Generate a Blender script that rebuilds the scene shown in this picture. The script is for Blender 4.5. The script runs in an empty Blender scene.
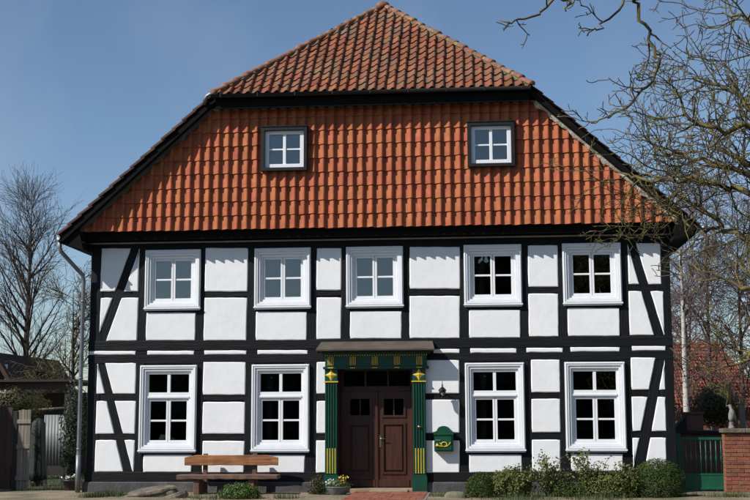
import bpy, bmesh, math, random
import numpy as np
from mathutils import Vector, Matrix, noise as mnoise

scene = bpy.context.scene
C = scene.collection
rad = math.radians

# ------------------------------------------------------------------ camera
FPX, PITCH, YAW, ROLL, DIST = 1200.0, math.atan(167 / 1200.0), 0.086, -0.004, 24.5
CAMX, CAMZ = 2.1285, 1.6
_c, _s = math.cos(YAW), math.sin(YAW)
_fw, _r, _u = Vector((-_s, _c, 0)), Vector((_c, _s, 0)), Vector((0, 0, 1))
CF = _fw * math.cos(PITCH) + _u * math.sin(PITCH)
CU0 = _u * math.cos(PITCH) - _fw * math.sin(PITCH)
CR = _r * math.cos(ROLL) + CU0 * math.sin(ROLL)
CU = CU0 * math.cos(ROLL) - _r * math.sin(ROLL)
cam_data = bpy.data.cameras.new('camera')
cam_data.sensor_width = 36.0
cam_data.lens = FPX / 750.0 * 36.0
cam_data.clip_end = 2000
cam = bpy.data.objects.new('camera', cam_data)
C.objects.link(cam)
cam.matrix_world = Matrix(((CR.x, CU.x, -CF.x, CAMX), (CR.y, CU.y, -CF.y, -DIST), (CR.z, CU.z, -CF.z, CAMZ), (0, 0, 0, 1)))
scene.camera = cam

# ------------------------------------------------------------------ light
SUN_EL, SUN_AZ = 39.0, 57.0            # azimuth: degrees to the left of the wall's outward normal
world = bpy.data.worlds.new('World')
scene.world = world
world.use_nodes = True
wn, wl = world.node_tree.nodes, world.node_tree.links
sky = wn.new('ShaderNodeTexSky')
sky.sky_type = 'NISHITA'
sky.sun_disc = False
sky.sun_elevation = rad(SUN_EL)
sky.sun_rotation = rad(180 + SUN_AZ)
sky.altitude = 100
sky.air_density = 1.0
sky.dust_density = 0.35
sky.ozone_density = 3.5
bg = wn['Background']
wtc = wn.new('ShaderNodeTexCoord'); wmp = wn.new('ShaderNodeMapping'); wmp.inputs['Scale'].default_value = (2.2, 2.2, 1.3); wmp.inputs['Rotation'].default_value = (0.3, 0.2, 0.4)
wnz = wn.new('ShaderNodeTexNoise'); wnz.inputs['Scale'].default_value = 2.6; wnz.inputs['Detail'].default_value = 5; wnz.inputs['Distortion'].default_value = 0.6
wmr = wn.new('ShaderNodeMapRange'); wmr.inputs['From Min'].default_value = 0.50; wmr.inputs['From Max'].default_value = 0.85; wmr.inputs['To Max'].default_value = 0.28
wmx = wn.new('ShaderNodeMix'); wmx.data_type = 'RGBA'; wmx.inputs['B'].default_value = (4.6, 5.0, 5.6, 1)      # thin cirrus veil
wl.new(wtc.outputs['Generated'], wmp.inputs[0]); wl.new(wmp.outputs[0], wnz.inputs['Vector']); wl.new(wnz.outputs[0], wmr.inputs[0])
wl.new(wmr.outputs[0], wmx.inputs['Factor']); wl.new(sky.outputs[0], wmx.inputs['A']); wl.new(wmx.outputs['Result'], bg.inputs['Color'])
bg.inputs['Strength'].default_value = 0.10
sd = bpy.data.lights.new('sun', 'SUN')
sd.energy = 5.0
sd.angle = rad(0.5)
sd.color = (1.0, 0.965, 0.92)
sun = bpy.data.objects.new('sun', sd)
C.objects.link(sun)
_to_sun = Vector((-math.sin(rad(SUN_AZ)) * math.cos(rad(SUN_EL)), -math.cos(rad(SUN_AZ)) * math.cos(rad(SUN_EL)), math.sin(rad(SUN_EL))))
sun.rotation_euler = _to_sun.to_track_quat('Z', 'Y').to_euler()
sun.location = (-20, -20, 25)
vs = scene.view_settings
vs.view_transform = 'Standard'
vs.look = 'None'
vs.exposure = 0.12
vs.gamma = 1.0
vs.use_curve_mapping = False

GZ = 0.08                               # ground level by the house


def at(x, y, Y=0.0):
    """point of the photograph (750 x 500 frame) on the upright plane at depth Y -> (X, Z)"""
    D = CF * FPX + CR * (x - 375.0) - CU * (y - 250.0)
    t = (Y + DIST) / D.y
    return CAMX + t * D.x, CAMZ + t * D.z


def at3(x, y, Y=0.0):
    X, Z = at(x, y, Y)
    return Vector((X, Y, Z))


# ------------------------------------------------------------------ materials
def mat(name, col, col2=None, scale=4.0, rough=0.6, bump=0.0, bscale=40.0, stretch=(1, 1, 1), rand=None, amt=0.25,
        spec=0.5, metal=0.0, detail=5.0, col3=None, scale3=1.2, lo3=0.55, hi3=0.72, bdist=0.01, coords='Object', trans=0.0):
    m = bpy.data.materials.new(name)
    m.use_nodes = True
    n, l = m.node_tree.nodes, m.node_tree.links
    b = n['Principled BSDF']
    b.inputs['Roughness'].default_value = rough
    b.inputs['Metallic'].default_value = metal
    b.inputs['Specular IOR Level'].default_value = spec
    tc = n.new('ShaderNodeTexCoord')
    mp = n.new('ShaderNodeMapping')
    mp.inputs['Scale'].default_value = stretch
    l.new(tc.outputs[coords], mp.inputs[0])
    vec = mp.outputs[0]
    rnd = None
    if rand == 'object':
        oi = n.new('ShaderNodeObjectInfo'); rnd = oi.outputs['Random']
    elif rand == 'island':
        ge = n.new('ShaderNodeNewGeometry'); rnd = ge.outputs['Random Per Island']
    if rnd is not None:
        mu = n.new('ShaderNodeMath'); mu.operation = 'MULTIPLY'; mu.inputs[1].default_value = 37.0
        l.new(rnd, mu.inputs[0])
        ad = n.new('ShaderNodeVectorMath'); ad.operation = 'ADD'
        l.new(vec, ad.inputs[0]); l.new(mu.outputs[0], ad.inputs[1])
        if rand == 'object':
            vec = ad.outputs[0]
    nz = n.new('ShaderNodeTexNoise')
    nz.inputs['Scale'].default_value = scale
    nz.inputs['Detail'].default_value = detail
    l.new(vec, nz.inputs['Vector'])
    c2 = col2 or tuple(c * 0.7 for c in col)
    rp = n.new('ShaderNodeValToRGB')
    rp.color_ramp.elements[0].position = 0.36
    rp.color_ramp.elements[1].position = 0.66
    rp.color_ramp.elements[0].color = (*c2, 1)
    rp.color_ramp.elements[1].color = (*col, 1)
    l.new(nz.outputs[0], rp.inputs[0])
    out = rp.outputs[0]
    if col3:
        n3 = n.new('ShaderNodeTexNoise'); n3.inputs['Scale'].default_value = scale3; n3.inputs['Detail'].default_value = 8
        n3.inputs['Roughness'].default_value = 0.65
        l.new(vec, n3.inputs['Vector'])
        mr = n.new('ShaderNodeMapRange'); mr.inputs['From Min'].default_value = lo3; mr.inputs['From Max'].default_value = hi3
        l.new(n3.outputs[0], mr.inputs[0])
        mx = n.new('ShaderNodeMix'); mx.data_type = 'RGBA'
        l.new(mr.outputs[0], mx.inputs['Factor']); l.new(out, mx.inputs['A']); mx.inputs['B'].default_value = (*col3, 1)
        out = mx.outputs['Result']
    if rnd is not None:
        hs = n.new('ShaderNodeHueSaturation')
        m2 = n.new('ShaderNodeMapRange')
        m2.inputs['To Min'].default_value = 1 - amt; m2.inputs['To Max'].default_value = 1 + amt
        l.new(rnd, m2.inputs[0]); l.new(m2.outputs[0], hs.inputs['Value'])
        m3 = n.new('ShaderNodeMath'); m3.operation = 'MULTIPLY'; m3.inputs[1].default_value = 7.31
        m4 = n.new('ShaderNodeMath'); m4.operation = 'FRACT'
        m5 = n.new('ShaderNodeMapRange'); m5.inputs['To Min'].default_value = 0.5 - amt * 0.06; m5.inputs['To Max'].default_value = 0.5 + amt * 0.06
        l.new(rnd, m3.inputs[0]); l.new(m3.outputs[0], m4.inputs[0]); l.new(m4.outputs[0], m5.inputs[0]); l.new(m5.outputs[0], hs.inputs['Hue'])
        l.new(out, hs.inputs['Color'])
        out = hs.outputs[0]
    l.new(out, b.inputs['Base Color'])
    if trans > 0:
        tr = n.new('ShaderNodeBsdfTranslucent'); l.new(out, tr.inputs[0])
        ms = n.new('ShaderNodeMixShader'); ms.inputs[0].default_value = trans
        l.new(b.outputs[0], ms.inputs[1]); l.new(tr.outputs[0], ms.inputs[2])
        l.new(ms.outputs[0], n['Material Output'].inputs['Surface'])
    if bump > 0:
        bn = n.new('ShaderNodeTexNoise'); bn.inputs['Scale'].default_value = bscale; bn.inputs['Detail'].default_value = 6
        l.new(vec, bn.inputs['Vector'])
        bp = n.new('ShaderNodeBump'); bp.inputs['Strength'].default_value = bump; bp.inputs['Distance'].default_value = bdist
        l.new(bn.outputs[0], bp.inputs['Height']); l.new(bp.outputs[0], b.inputs['Normal'])
    return m


M = {}
M['plaster'] = mat('lime_plaster', (0.82, 0.82, 0.81), (0.78, 0.785, 0.785), scale=2.2, rough=0.9, bump=0.22, bscale=5.0, bdist=0.03, rand='object', amt=0.015,
                   col3=(0.66, 0.65, 0.62), scale3=2.5, lo3=0.60, hi3=0.85, spec=0.2)
M['timber'] = mat('black_timber', (0.007, 0.0075, 0.009), (0.004, 0.0043, 0.005), scale=3.0, rough=0.62, bump=0.8, bscale=9.0, stretch=(0.35, 4, 4), rand='object', amt=0.2, bdist=0.012,
                  col3=(0.017, 0.017, 0.018), scale3=5, lo3=0.58, hi3=0.8, spec=0.22)
M['lining'] = mat('inner_lining', (0.10, 0.085, 0.07), rough=0.9)
M['darkboard'] = mat('dark_board', (0.006, 0.0055, 0.0052), (0.004, 0.0036, 0.0035), scale=3, stretch=(0.4, 4, 4), rough=0.85, spec=0.15, bump=0.4, bscale=12)
M['sidewall'] = mat('side_plaster', (0.78, 0.78, 0.77), rough=0.9, bump=0.4, bscale=6, bdist=0.03)
M['white'] = mat('white_paint', (0.80, 0.81, 0.82), (0.76, 0.77, 0.78), scale=5, rough=0.45, spec=0.3)
M['plinth'] = mat('plinth_render', (0.085, 0.08, 0.078), (0.05, 0.048, 0.047), scale=3, rough=0.85, bump=0.6, bscale=18, bdist=0.02, col3=(0.14, 0.13, 0.12), scale3=3)
M['tile'] = mat('terracotta_tile', (0.41, 0.122, 0.050), (0.32, 0.088, 0.036), scale=6, rough=0.8, bump=0.25, bscale=50, rand='object', amt=0.10,
                col3=(0.23, 0.085, 0.05), scale3=4.5, lo3=0.60, hi3=0.85, spec=0.3)
M['tile_stuff'] = mat('terracotta_tile_cut', (0.41, 0.122, 0.050), (0.32, 0.088, 0.036), scale=6, rough=0.8, bump=0.25, bscale=50, rand='island', amt=0.10, spec=0.3)
M['tile_old'] = mat('weathered_tile', (0.26, 0.088, 0.042), (0.16, 0.065, 0.038), scale=4, rough=0.9, bump=0.4, bscale=40, rand='island', amt=0.16,
                    col3=(0.155, 0.11, 0.07), scale3=2.2, lo3=0.46, hi3=0.66, spec=0.2)
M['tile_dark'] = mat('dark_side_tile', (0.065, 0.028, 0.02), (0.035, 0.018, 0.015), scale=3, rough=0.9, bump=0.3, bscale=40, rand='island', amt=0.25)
M['ridge'] = mat('ridge_tile_clay', (0.27, 0.10, 0.05), (0.17, 0.08, 0.045), scale=5, rough=0.85, bump=0.4, bscale=30, rand='object', amt=0.2, col3=(0.24, 0.19, 0.10), scale3=5, lo3=0.5, hi3=0.66)
M['mortar'] = mat('verge_mortar', (0.58, 0.53, 0.46), (0.30, 0.25, 0.20), scale=6, rough=0.95, bump=0.8, bscale=20, bdist=0.02)
M['zinc'] = mat('zinc', (0.24, 0.25, 0.26), (0.17, 0.18, 0.19), scale=5, rough=0.5, metal=0.6)
M['zinc_dark'] = mat('dark_zinc', (0.018, 0.017, 0.016), (0.010, 0.010, 0.010), scale=5, rough=0.5, metal=0.3)
M['greystrip'] = mat('grey_strip', (0.34, 0.34, 0.33), (0.24, 0.24, 0.24), scale=4, rough=0.7)
M['green'] = mat('door_green', (0.004, 0.066, 0.036), (0.003, 0.05, 0.028), scale=6, rough=0.4, bump=0.08, bscale=30)
M['yellow'] = mat('yellow_paint', (0.72, 0.50, 0.03), (0.60, 0.40, 0.02), scale=9, rough=0.45)
M['canopy'] = mat('canopy_sheet', (0.085, 0.066, 0.046), (0.06, 0.047, 0.034), scale=4, rough=0.75, bump=0.3, bscale=15)
M['door'] = mat('door_wood', (0.068, 0.020, 0.009), (0.040, 0.012, 0.006), scale=3.5, stretch=(6, 6, 0.6), rough=0.45, bump=0.15, bscale=12)
M['brass'] = mat('brass', (0.55, 0.43, 0.22), rough=0.3, metal=1.0)
M['iron'] = mat('black_iron', (0.012, 0.012, 0.013), rough=0.5, metal=0.3)
M['bench'] = mat('bench_wood', (0.36, 0.145, 0.045), (0.19, 0.075, 0.028), scale=3.0, stretch=(0.5, 5, 5), rough=0.6, bump=0.5, bscale=8, col3=(0.07, 0.03, 0.018), scale3=3.5, lo3=0.56, hi3=0.7)
M['bench_dark'] = mat('bench_wood_weathered', (0.16, 0.088, 0.05), (0.08, 0.045, 0.03), scale=3.0, stretch=(0.5, 5, 5), rough=0.75, bump=0.6, bscale=8)
M['brick'] = mat('brick_red', (0.27, 0.085, 0.042), (0.18, 0.06, 0.034), scale=8, rough=0.9, bump=0.5, bscale=40, rand='object', amt=0.22)
M['joint'] = mat('brick_joint', (0.22, 0.19, 0.16), rough=0.95, bump=0.4, bscale=60)
M['sandstone'] = mat('sandstone', (0.33, 0.24, 0.15), (0.24, 0.18, 0.115), scale=6, rough=0.9, bump=0.4, bscale=40)
M['stone'] = mat('garden_stone', (0.17, 0.135, 0.095), (0.085, 0.07, 0.055), scale=5, rough=0.9, bump=0.8, bscale=12, bdist=0.03, col3=(0.24, 0.21, 0.15), scale3=6)
M['moss'] = mat('mossy_stone', (0.11, 0.12, 0.05), (0.16, 0.14, 0.10), scale=5, rough=0.95, bump=0.8, bscale=14, bdist=0.03)
M['grassland'] = mat('grassland', (0.055, 0.062, 0.026), (0.035, 0.042, 0.018), scale=0.6, rough=0.95, bump=0.8, bscale=12, bdist=0.03)
M['asphalt'] = mat('asphalt', (0.055, 0.055, 0.056), (0.04, 0.04, 0.041), scale=2, rough=0.9, bump=0.4, bscale=60)
M['ground'] = mat('sandy_ground', (0.27, 0.205, 0.13), (0.17, 0.135, 0.085), scale=1.6, rough=0.95, bump=0.9, bscale=22, bdist=0.03, col3=(0.07, 0.085, 0.03), scale3=0.5, lo3=0.5, hi3=0.62, coords='Object')
M['fence'] = mat('fence_brown', (0.062, 0.027, 0.015), (0.035, 0.017, 0.011), scale=3, stretch=(6, 6, 0.5), rough=0.75, bump=0.3, bscale=12, rand='object', amt=0.2)
M['palewood'] = mat('pale_wood', (0.25, 0.215, 0.16), (0.17, 0.145, 0.11), scale=3, stretch=(6, 6, 0.5), rough=0.8, bump=0.3, bscale=12, rand='object', amt=0.15)
M['darkwood'] = mat('dark_wood', (0.022, 0.017, 0.013), rough=0.8, bump=0.3, bscale=12)
M['sheet'] = mat('corrugated_sheet', (0.20, 0.215, 0.215), (0.15, 0.16, 0.16), scale=2, rough=0.6, metal=0.15)
M['tarp'] = mat('dark_green_cover', (0.008, 0.017, 0.011), rough=0.7)
M['gate'] = mat('gate_green', (0.008, 0.105, 0.052), (0.006, 0.075, 0.038), scale=6, rough=0.4)
M['box_green'] = mat('letterbox_green', (0.006, 0.075, 0.035), (0.005, 0.06, 0.03), scale=6, rough=0.35, bump=0.1, bscale=60)
M['bark'] = mat('grey_bark', (0.062, 0.045, 0.033), (0.035, 0.026, 0.02), scale=6, rough=0.95)
M['bark_purple'] = mat('reddish_twig_bark', (0.14, 0.085, 0.07), (0.095, 0.055, 0.048), scale=3, rough=0.95)
M['lichen'] = mat('lichen_bark', (0.16, 0.125, 0.03), (0.038, 0.030, 0.021), scale=6, rough=0.95, bump=0.4, bscale=40)
M['birch'] = mat('birch_bark', (0.52, 0.48, 0.42), (0.40, 0.36, 0.31), scale=3, stretch=(2, 2, 5), rough=0.8, col3=(0.05, 0.045, 0.04), scale3=2.5, lo3=0.58, hi3=0.63)
M['leaf_box'] = mat('box_leaf', (0.075, 0.115, 0.022), (0.05, 0.08, 0.016), scale=3, rough=0.7, spec=0.25, rand='island', amt=0.4, trans=0.25)
M['leaf_rose'] = mat('rose_leaf', (0.13, 0.18, 0.036), (0.125, 0.125, 0.03), scale=4, rough=0.65, rand='island', amt=0.4, trans=0.3)
M['leaf_dark'] = mat('dark_leaf', (0.022, 0.034, 0.012), (0.014, 0.022, 0.008), scale=2, rough=0.6, rand='island', amt=0.4, trans=0.15)
M['leaf_fresh'] = mat('fresh_leaf', (0.11, 0.17, 0.028), (0.07, 0.12, 0.02), scale=4, rough=0.5, rand='island', amt=0.35, trans=0.3)
M['leaf_olive'] = mat('olive_leaf', (0.09, 0.085, 0.025), (0.055, 0.055, 0.018), scale=3, rough=0.6, rand='island', amt=0.4, trans=0.2)
M['grass'] = mat('grass_blade', (0.06, 0.095, 0.02), (0.04, 0.06, 0.015), scale=2, rough=0.6, rand='island', amt=0.4, trans=0.25)
M['petal'] = mat('white_petal', (0.75, 0.74, 0.70), rough=0.6)
M['petal_y'] = mat('yellow_petal', (0.75, 0.52, 0.04), rough=0.6)
M['ceramic'] = mat('pale_ceramic', (0.20, 0.205, 0.22), (0.15, 0.155, 0.17), rough=0.35)
M['pot'] = mat('dark_pot', (0.02, 0.02, 0.022), rough=0.5)
M['far_roof'] = mat('far_roof_tile', (0.38, 0.11, 0.05), (0.28, 0.085, 0.042), scale=1.0, rough=0.9, rand='island', amt=0.18)
M['far_wall'] = mat('far_brick_wall', (0.22, 0.09, 0.06), rough=0.9)
M['statue'] = mat('cast_stone', (0.27, 0.26, 0.235), (0.15, 0.145, 0.13), scale=9, rough=0.9, bump=0.4, bscale=40)


def glass_mat():
    m = bpy.data.materials.new('window_glass'); m.use_nodes = True
    n, l = m.node_tree.nodes, m.node_tree.links
    n.remove(n['Principled BSDF'])
    tr = n.new('ShaderNodeBsdfTransparent'); tr.inputs[0].default_value = (0.80, 0.84, 0.84, 1)
    gl = n.new('ShaderNodeBsdfGlossy'); gl.inputs['Roughness'].default_value = 0.004
    fr = n.new('ShaderNodeFresnel'); fr.inputs[0].default_value = 1.5
    mu = n.new('ShaderNodeMath'); mu.operation = 'MULTIPLY'; mu.inputs[1].default_value = 3.2; mu.use_clamp = True
    mx = n.new('ShaderNodeMixShader')
    tc = n.new('ShaderNodeTexCoord'); nz = n.new('ShaderNodeTexNoise'); nz.inputs['Scale'].default_value = 2.0
    bp = n.new('ShaderNodeBump'); bp.inputs['Strength'].default_value = 0.06; bp.inputs['Distance'].default_value = 0.02
    l.new(tc.outputs['Object'], nz.inputs[0]); l.new(nz.outputs[0], bp.inputs['Height']); l.new(bp.outputs[0], gl.inputs['Normal'])
    l.new(fr.outputs[0], mu.inputs[0]); l.new(mu.outputs[0], mx.inputs[0])
    l.new(tr.outputs[0], mx.inputs[1]); l.new(gl.outputs[0], mx.inputs[2])
    l.new(mx.outputs[0], n['Material Output'].inputs['Surface'])
    return m


M['glass'] = glass_mat()


# ------------------------------------------------------------------ mesh helpers
class MB:
    def __init__(self):
        self.v, self.f, self.sm = [], [], []

    def add(self, vs_, fs, smooth=False):
        o = len(self.v)
        self.v.extend(tuple(p) for p in vs_)
        for q in fs:
            self.f.append(tuple(i + o for i in q)); self.sm.append(smooth)
        return self

    def box(self, x0, x1, y0, y1, z0, z1, T=None):
        vs_ = [(x, y, z) for z in (z0, z1) for y in (y0, y1) for x in (x0, x1)]
        if T is not None:
            vs_ = [T @ Vector(p) for p in vs_]
        return self.add(vs_, [(0, 2, 3, 1), (4, 5, 7, 6), (0, 1, 5, 4), (2, 6, 7, 3), (0, 4, 6, 2), (1, 3, 7, 5)])

    def prism(self, poly, y0, y1, ax='Y'):
        """poly of (x, z) extruded in y"""
        n = len(poly)
        vs_ = [(p[0], y0, p[1]) for p in poly] + [(p[0], y1, p[1]) for p in poly]
        fs = [tuple(range(n)), tuple(range(2 * n - 1, n - 1, -1))]
        fs += [(i, i + n, (i + 1) % n + n, (i + 1) % n) for i in range(n)]
        return self.add(vs_, fs)

    def ring(self, x0, x1, z0, z1, wl_, wr, wt, wb, y0, y1):
        """mitred rectangular frame, front at y0, back at y1"""
        o = [(x0, z0), (x1, z0), (x1, z1), (x0, z1)]
        i = [(x0 + wl_, z0 + wb), (x1 - wr, z0 + wb), (x1 - wr, z1 - wt), (x0 + wl_, z1 - wt)]
        vs_ = [(p[0], y, p[1]) for y in (y0, y1) for p in o + i]
        fs = []
        for k in range(4):
            k2 = (k + 1) % 4
            fs += [(k, k2, 4 + k2, 4 + k), (8 + k, 12 + k, 12 + k2, 8 + k2), (k, 8 + k, 8 + k2, k2), (4 + k, 4 + k2, 12 + k2, 12 + k)]
        return self.add(vs_, fs)

    def tube(self, pts, rads, sides=6, cap=True, smooth=True, up=None):
        pts = [Vector(p) for p in pts]
        n = len(pts)
        if not hasattr(rads, '__len__'):
            rads = [rads] * n
        vs_, fs = [], []
        d0 = (pts[1] - pts[0]).normalized()
        a = Vector((0, 0, 1)) if abs(d0.z) < 0.9 else Vector((1, 0, 0))
        a = (a - d0 * a.dot(d0)).normalized()
        for i in range(n):
            d = (pts[min(i + 1, n - 1)] - pts[max(i - 1, 0)])
            d = d.normalized() if d.length > 1e-9 else d0
            a = (a - d * a.dot(d))
            a = a.normalized() if a.length > 1e-6 else d.orthogonal().normalized()
            b = d.cross(a)
            for k in range(sides):
                t = 2 * math.pi * k / sides
                vs_.append(pts[i] + (a * math.cos(t) + b * math.sin(t)) * rads[i])
        for i in range(n - 1):
            for k in range(sides):
                k2 = (k + 1) % sides
                fs.append((i * sides + k, i * sides + k2, (i + 1) * sides + k2, (i + 1) * sides + k))
        if cap:
            fs.append(tuple(range(sides - 1, -1, -1)))
            fs.append(tuple((n - 1) * sides + k for k in range(sides)))
        return self.add(vs_, fs, smooth)

    def lathe(self, prof, sides=20, center=(0, 0, 0), smooth=True):
        cx_, cy_, cz_ = center
        vs_ = [(cx_ + r * math.cos(2 * math.pi * k / sides), cy_ + r * math.sin(2 * math.pi * k / sides), cz_ + z) for r, z in prof for k in range(sides)]
        fs = [(i * sides + k, i * sides + (k + 1) % sides, (i + 1) * sides + (k + 1) % sides, (i + 1) * sides + k) for i in range(len(prof) - 1) for k in range(sides)]
        fs.append(tuple(range(sides - 1, -1, -1))); fs.append(tuple((len(prof) - 1) * sides + k for k in range(sides)))
        return self.add(vs_, fs, smooth)

    def mesh(self, name, material, bevel=0.0, segs=1):
        me = bpy.data.meshes.new(name)
        me.from_pydata(self.v, [], self.f)
        me.polygons.foreach_set('use_smooth', self.sm)
        if bevel > 0:
            bm = bmesh.new(); bm.from_mesh(me)
            bmesh.ops.bevel(bm, geom=[e for e in bm.edges if len(e.link_faces) == 2 and e.calc_face_angle(0) > 0.5], offset=bevel, segments=segs, affect='EDGES', clamp_overlap=True)
            bm.to_mesh(me); bm.free()
        mm = material if isinstance(material, bpy.types.Material) else M[material]
        me.materials.append(mm)
        me.update()
        return me

    def build(self, name, material, parent=None, bevel=0.0, segs=1):
        return link(name, self.mesh(name, material, bevel, segs), parent)


def link(name, me, parent=None, loc=None):
    o = bpy.data.objects.new(name, me)
    C.objects.link(o)
    if parent:
        o.parent = parent
    if loc:
        o.location = loc
    return o


def tag(o, label=None, cat=None, group=None, kind=None):
    if label: o['label'] = label
    if cat: o['category'] = cat
    if group: o['group'] = group
    if kind: o['kind'] = kind
    return o


def thing(name, label, cat, loc=(0, 0, 0), group=None):
    o = bpy.data.objects.new(name, None)
    C.objects.link(o); o.location = loc
    o.empty_display_size = 0.2
    return tag(o, label, cat, group)


# ------------------------------------------------------------------ ground
def build_ground():
    mb = MB()
    rng = random.Random(3)
    xs = [-400, -120, -40] + [-20 + i * 0.5 for i in range(81)] + [40, 120, 400]
    ys = [-400, -120, -40, -20] + [-8 + i * 0.25 for i in range(53)] + [20, 60, 150, 500]
    vs_, fs = [], []
    for y in ys:
        for x in xs:
            z = GZ
            if abs(x) < 18 and -8 < y < 6:
                z += 0.022 * mnoise.noise(Vector((x * 0.9, y * 0.9, 0))) + 0.010 * mnoise.noise(Vector((x * 3, y * 3, 4)))
            vs_.append((x, y, z - 0.01))
    nx = len(xs)
    for j in range(len(ys) - 1):
        for i in range(nx - 1):
            fs.append((j * nx + i, j * nx + i + 1, (j + 1) * nx + i + 1, (j + 1) * nx + i))
    mb.add(vs_, fs, True)
    tag(mb.build('ground', 'grassland'), kind='structure')
    # sandy forecourt strip before the house and the street beyond it
    vs_, fs = [], []
    xs = [-9 + i * 0.3 for i in range(66)]; ys = [-6 + i * 0.25 for i in range(28)]
    for y in ys:
        for x in xs:
            e = min(1, (x + 9) / 0.6, (10.5 - x) / 0.6, (y + 6) / 0.4, (0.75 - y) / 0.3)
            z = 0.022 * mnoise.noise(Vector((x * 0.9, y * 0.9, 0))) + 0.010 * mnoise.noise(Vector((x * 3, y * 3, 4)))
            vs_.append((x, y, GZ + z + 0.014 - 0.06 * (1 - max(0, e))))
    for j in range(len(ys) - 1):
        for i in range(len(xs) - 1):
            fs.append((j * 66 + i, j * 66 + i + 1, (j + 1) * 66 + i + 1, (j + 1) * 66 + i))
    tag(MB().add(vs_, fs, True).build('forecourt', 'ground'), kind='structure')
    m2 = MB(); m2.box(-200, 200, -20, -8.5, GZ - 0.1, GZ + 0.035); tag(m2.build('street', 'asphalt'), kind='structure')
    m2 = MB(); m2.box(-200, 200, -8.49, -8.3, GZ - 0.1, GZ + 0.14); tag(m2.build('kerb', 'sandstone', None, 0.01), kind='structure')


build_ground()

# ------------------------------------------------------------------ the house
HOUSE = thing('timber_framed_house', 'two-storey black and white timber-framed house with red tiled half-hipped gable roof', 'house', (0, 0, 0))
XC = 6.0                                # half width of the wall
UP_TOP = 5.22
rw = random.Random(11)

UPPER_WIN = [(145.7, 249, 200.7, 309.5), (255, 248, 310.7, 309), (346.7, 247, 403, 309), (464, 245.7, 521.7, 307), (562, 244, 622, 306)]
LOWER_WIN = [(140, 364.6, 196.5, 453), (252.7, 365, 308.5, 453), (464.8, 363, 525.5, 452.5), (564.8, 362, 626, 452)]


def win_rect(w):
    xa, za = at((w[0]), (w[1] + w[3]) / 2); xb, _ = at(w[2], (w[1] + w[3]) / 2)
    _, z1 = at((w[0] + w[2]) / 2, w[1]); _, z0 = at((w[0] + w[2]) / 2, w[3])
    return (xa + xb) / 2, (z0 + z1) / 2, xb - xa, z1 - z0


UR = [win_rect(w) for w in UPPER_WIN]
LR = [win_rect(w) for w in LOWER_WIN]
UW, UH = sum(r[2] for r in UR) / 5, sum(r[3] for r in UR) / 5
LW, LH = sum(r[2] for r in LR) / 4, sum(r[3] for r in LR) / 4
UZ = sum(r[1] for r in UR) / 5
LZ = sum(r[1] for r in LR) / 4
DX0, DX1 = at(338, 430)[0], at(413, 430)[0]          # door opening
DZ1 = at(375, 366)[1]

# lining wall with openings (carries the frame)
holes = [(r[0] - UW / 2 + 0.14, r[0] + UW / 2 - 0.14, UZ - UH / 2 + 0.14, UZ + UH / 2 - 0.14) for r in UR]
holes += [(r[0] - LW / 2 + 0.14, r[0] + LW / 2 - 0.14, LZ - LH / 2 + 0.14, LZ + LH / 2 - 0.14) for r in LR]
holes += [(DX0 - 0.02, DX1 + 0.02, GZ + 0.03, DZ1 + 0.02)]


def wall_with_holes(mb, x0, x1, z0, z1, hs, y0, y1):
    zs = sorted(set([z0, z1] + [h[2] for h in hs] + [h[3] for h in hs]))
    for za, zb in zip(zs[:-1], zs[1:]):
        zm = (za + zb) / 2
        cuts = sorted((h[0], h[1]) for h in hs if h[2] < zm < h[3])
        x = x0
        for a, b in cuts:
            mb.box(x, a, y0, y1, za, zb); x = b
        mb.box(x, x1, y0, y1, za, zb)


mb = MB()
wall_with_holes(mb, -XC + 0.02, XC - 0.02, 0.0, 5.35, holes, 0.13, 0.2)
FRONT = mb.build('front_wall', 'lining', HOUSE)

# other walls and floors
DEPTH = 10.5
mb = MB(); mb.box(-XC, -XC + 0.2, 0.205, DEPTH, 0, 5.4); mb.build('side_wall', 'sidewall', HOUSE)
mb = MB(); mb.box(XC - 0.2, XC, 0.205, DEPTH, 0, 5.4); mb.build('side_wall', 'sidewall', HOUSE)
mb = MB(); mb.prism([(-XC, 0), (XC, 0), (XC, 5.45), (0, 10.8), (-XC, 5.45)], DEPTH + 0.005, DEPTH + 0.2); mb.build('rear_wall', 'sidewall', HOUSE)
mb = MB(); mb.box(-XC + 0.2, XC - 0.2, 0.2, DEPTH, 2.82, 3.0); mb.build('upper_floor', 'lining', HOUSE)
mb = MB(); mb.box(-XC + 0.2, XC - 0.2, 0.2, DEPTH, 5.4, 5.5); mb.build('attic_floor', 'lining', HOUSE)
mb = MB(); mb.box(-XC + 0.2, XC - 0.2, 4.0, 4.1, 0, 5.4); mb.build('inner_wall', 'lining', HOUSE)
for xw in (-2.2, 2.2):
    mb = MB(); mb.box(xw - 0.06, xw + 0.06, 0.2, 4.0, 0, 5.4); mb.build('inner_wall', 'lining', HOUSE)


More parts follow.
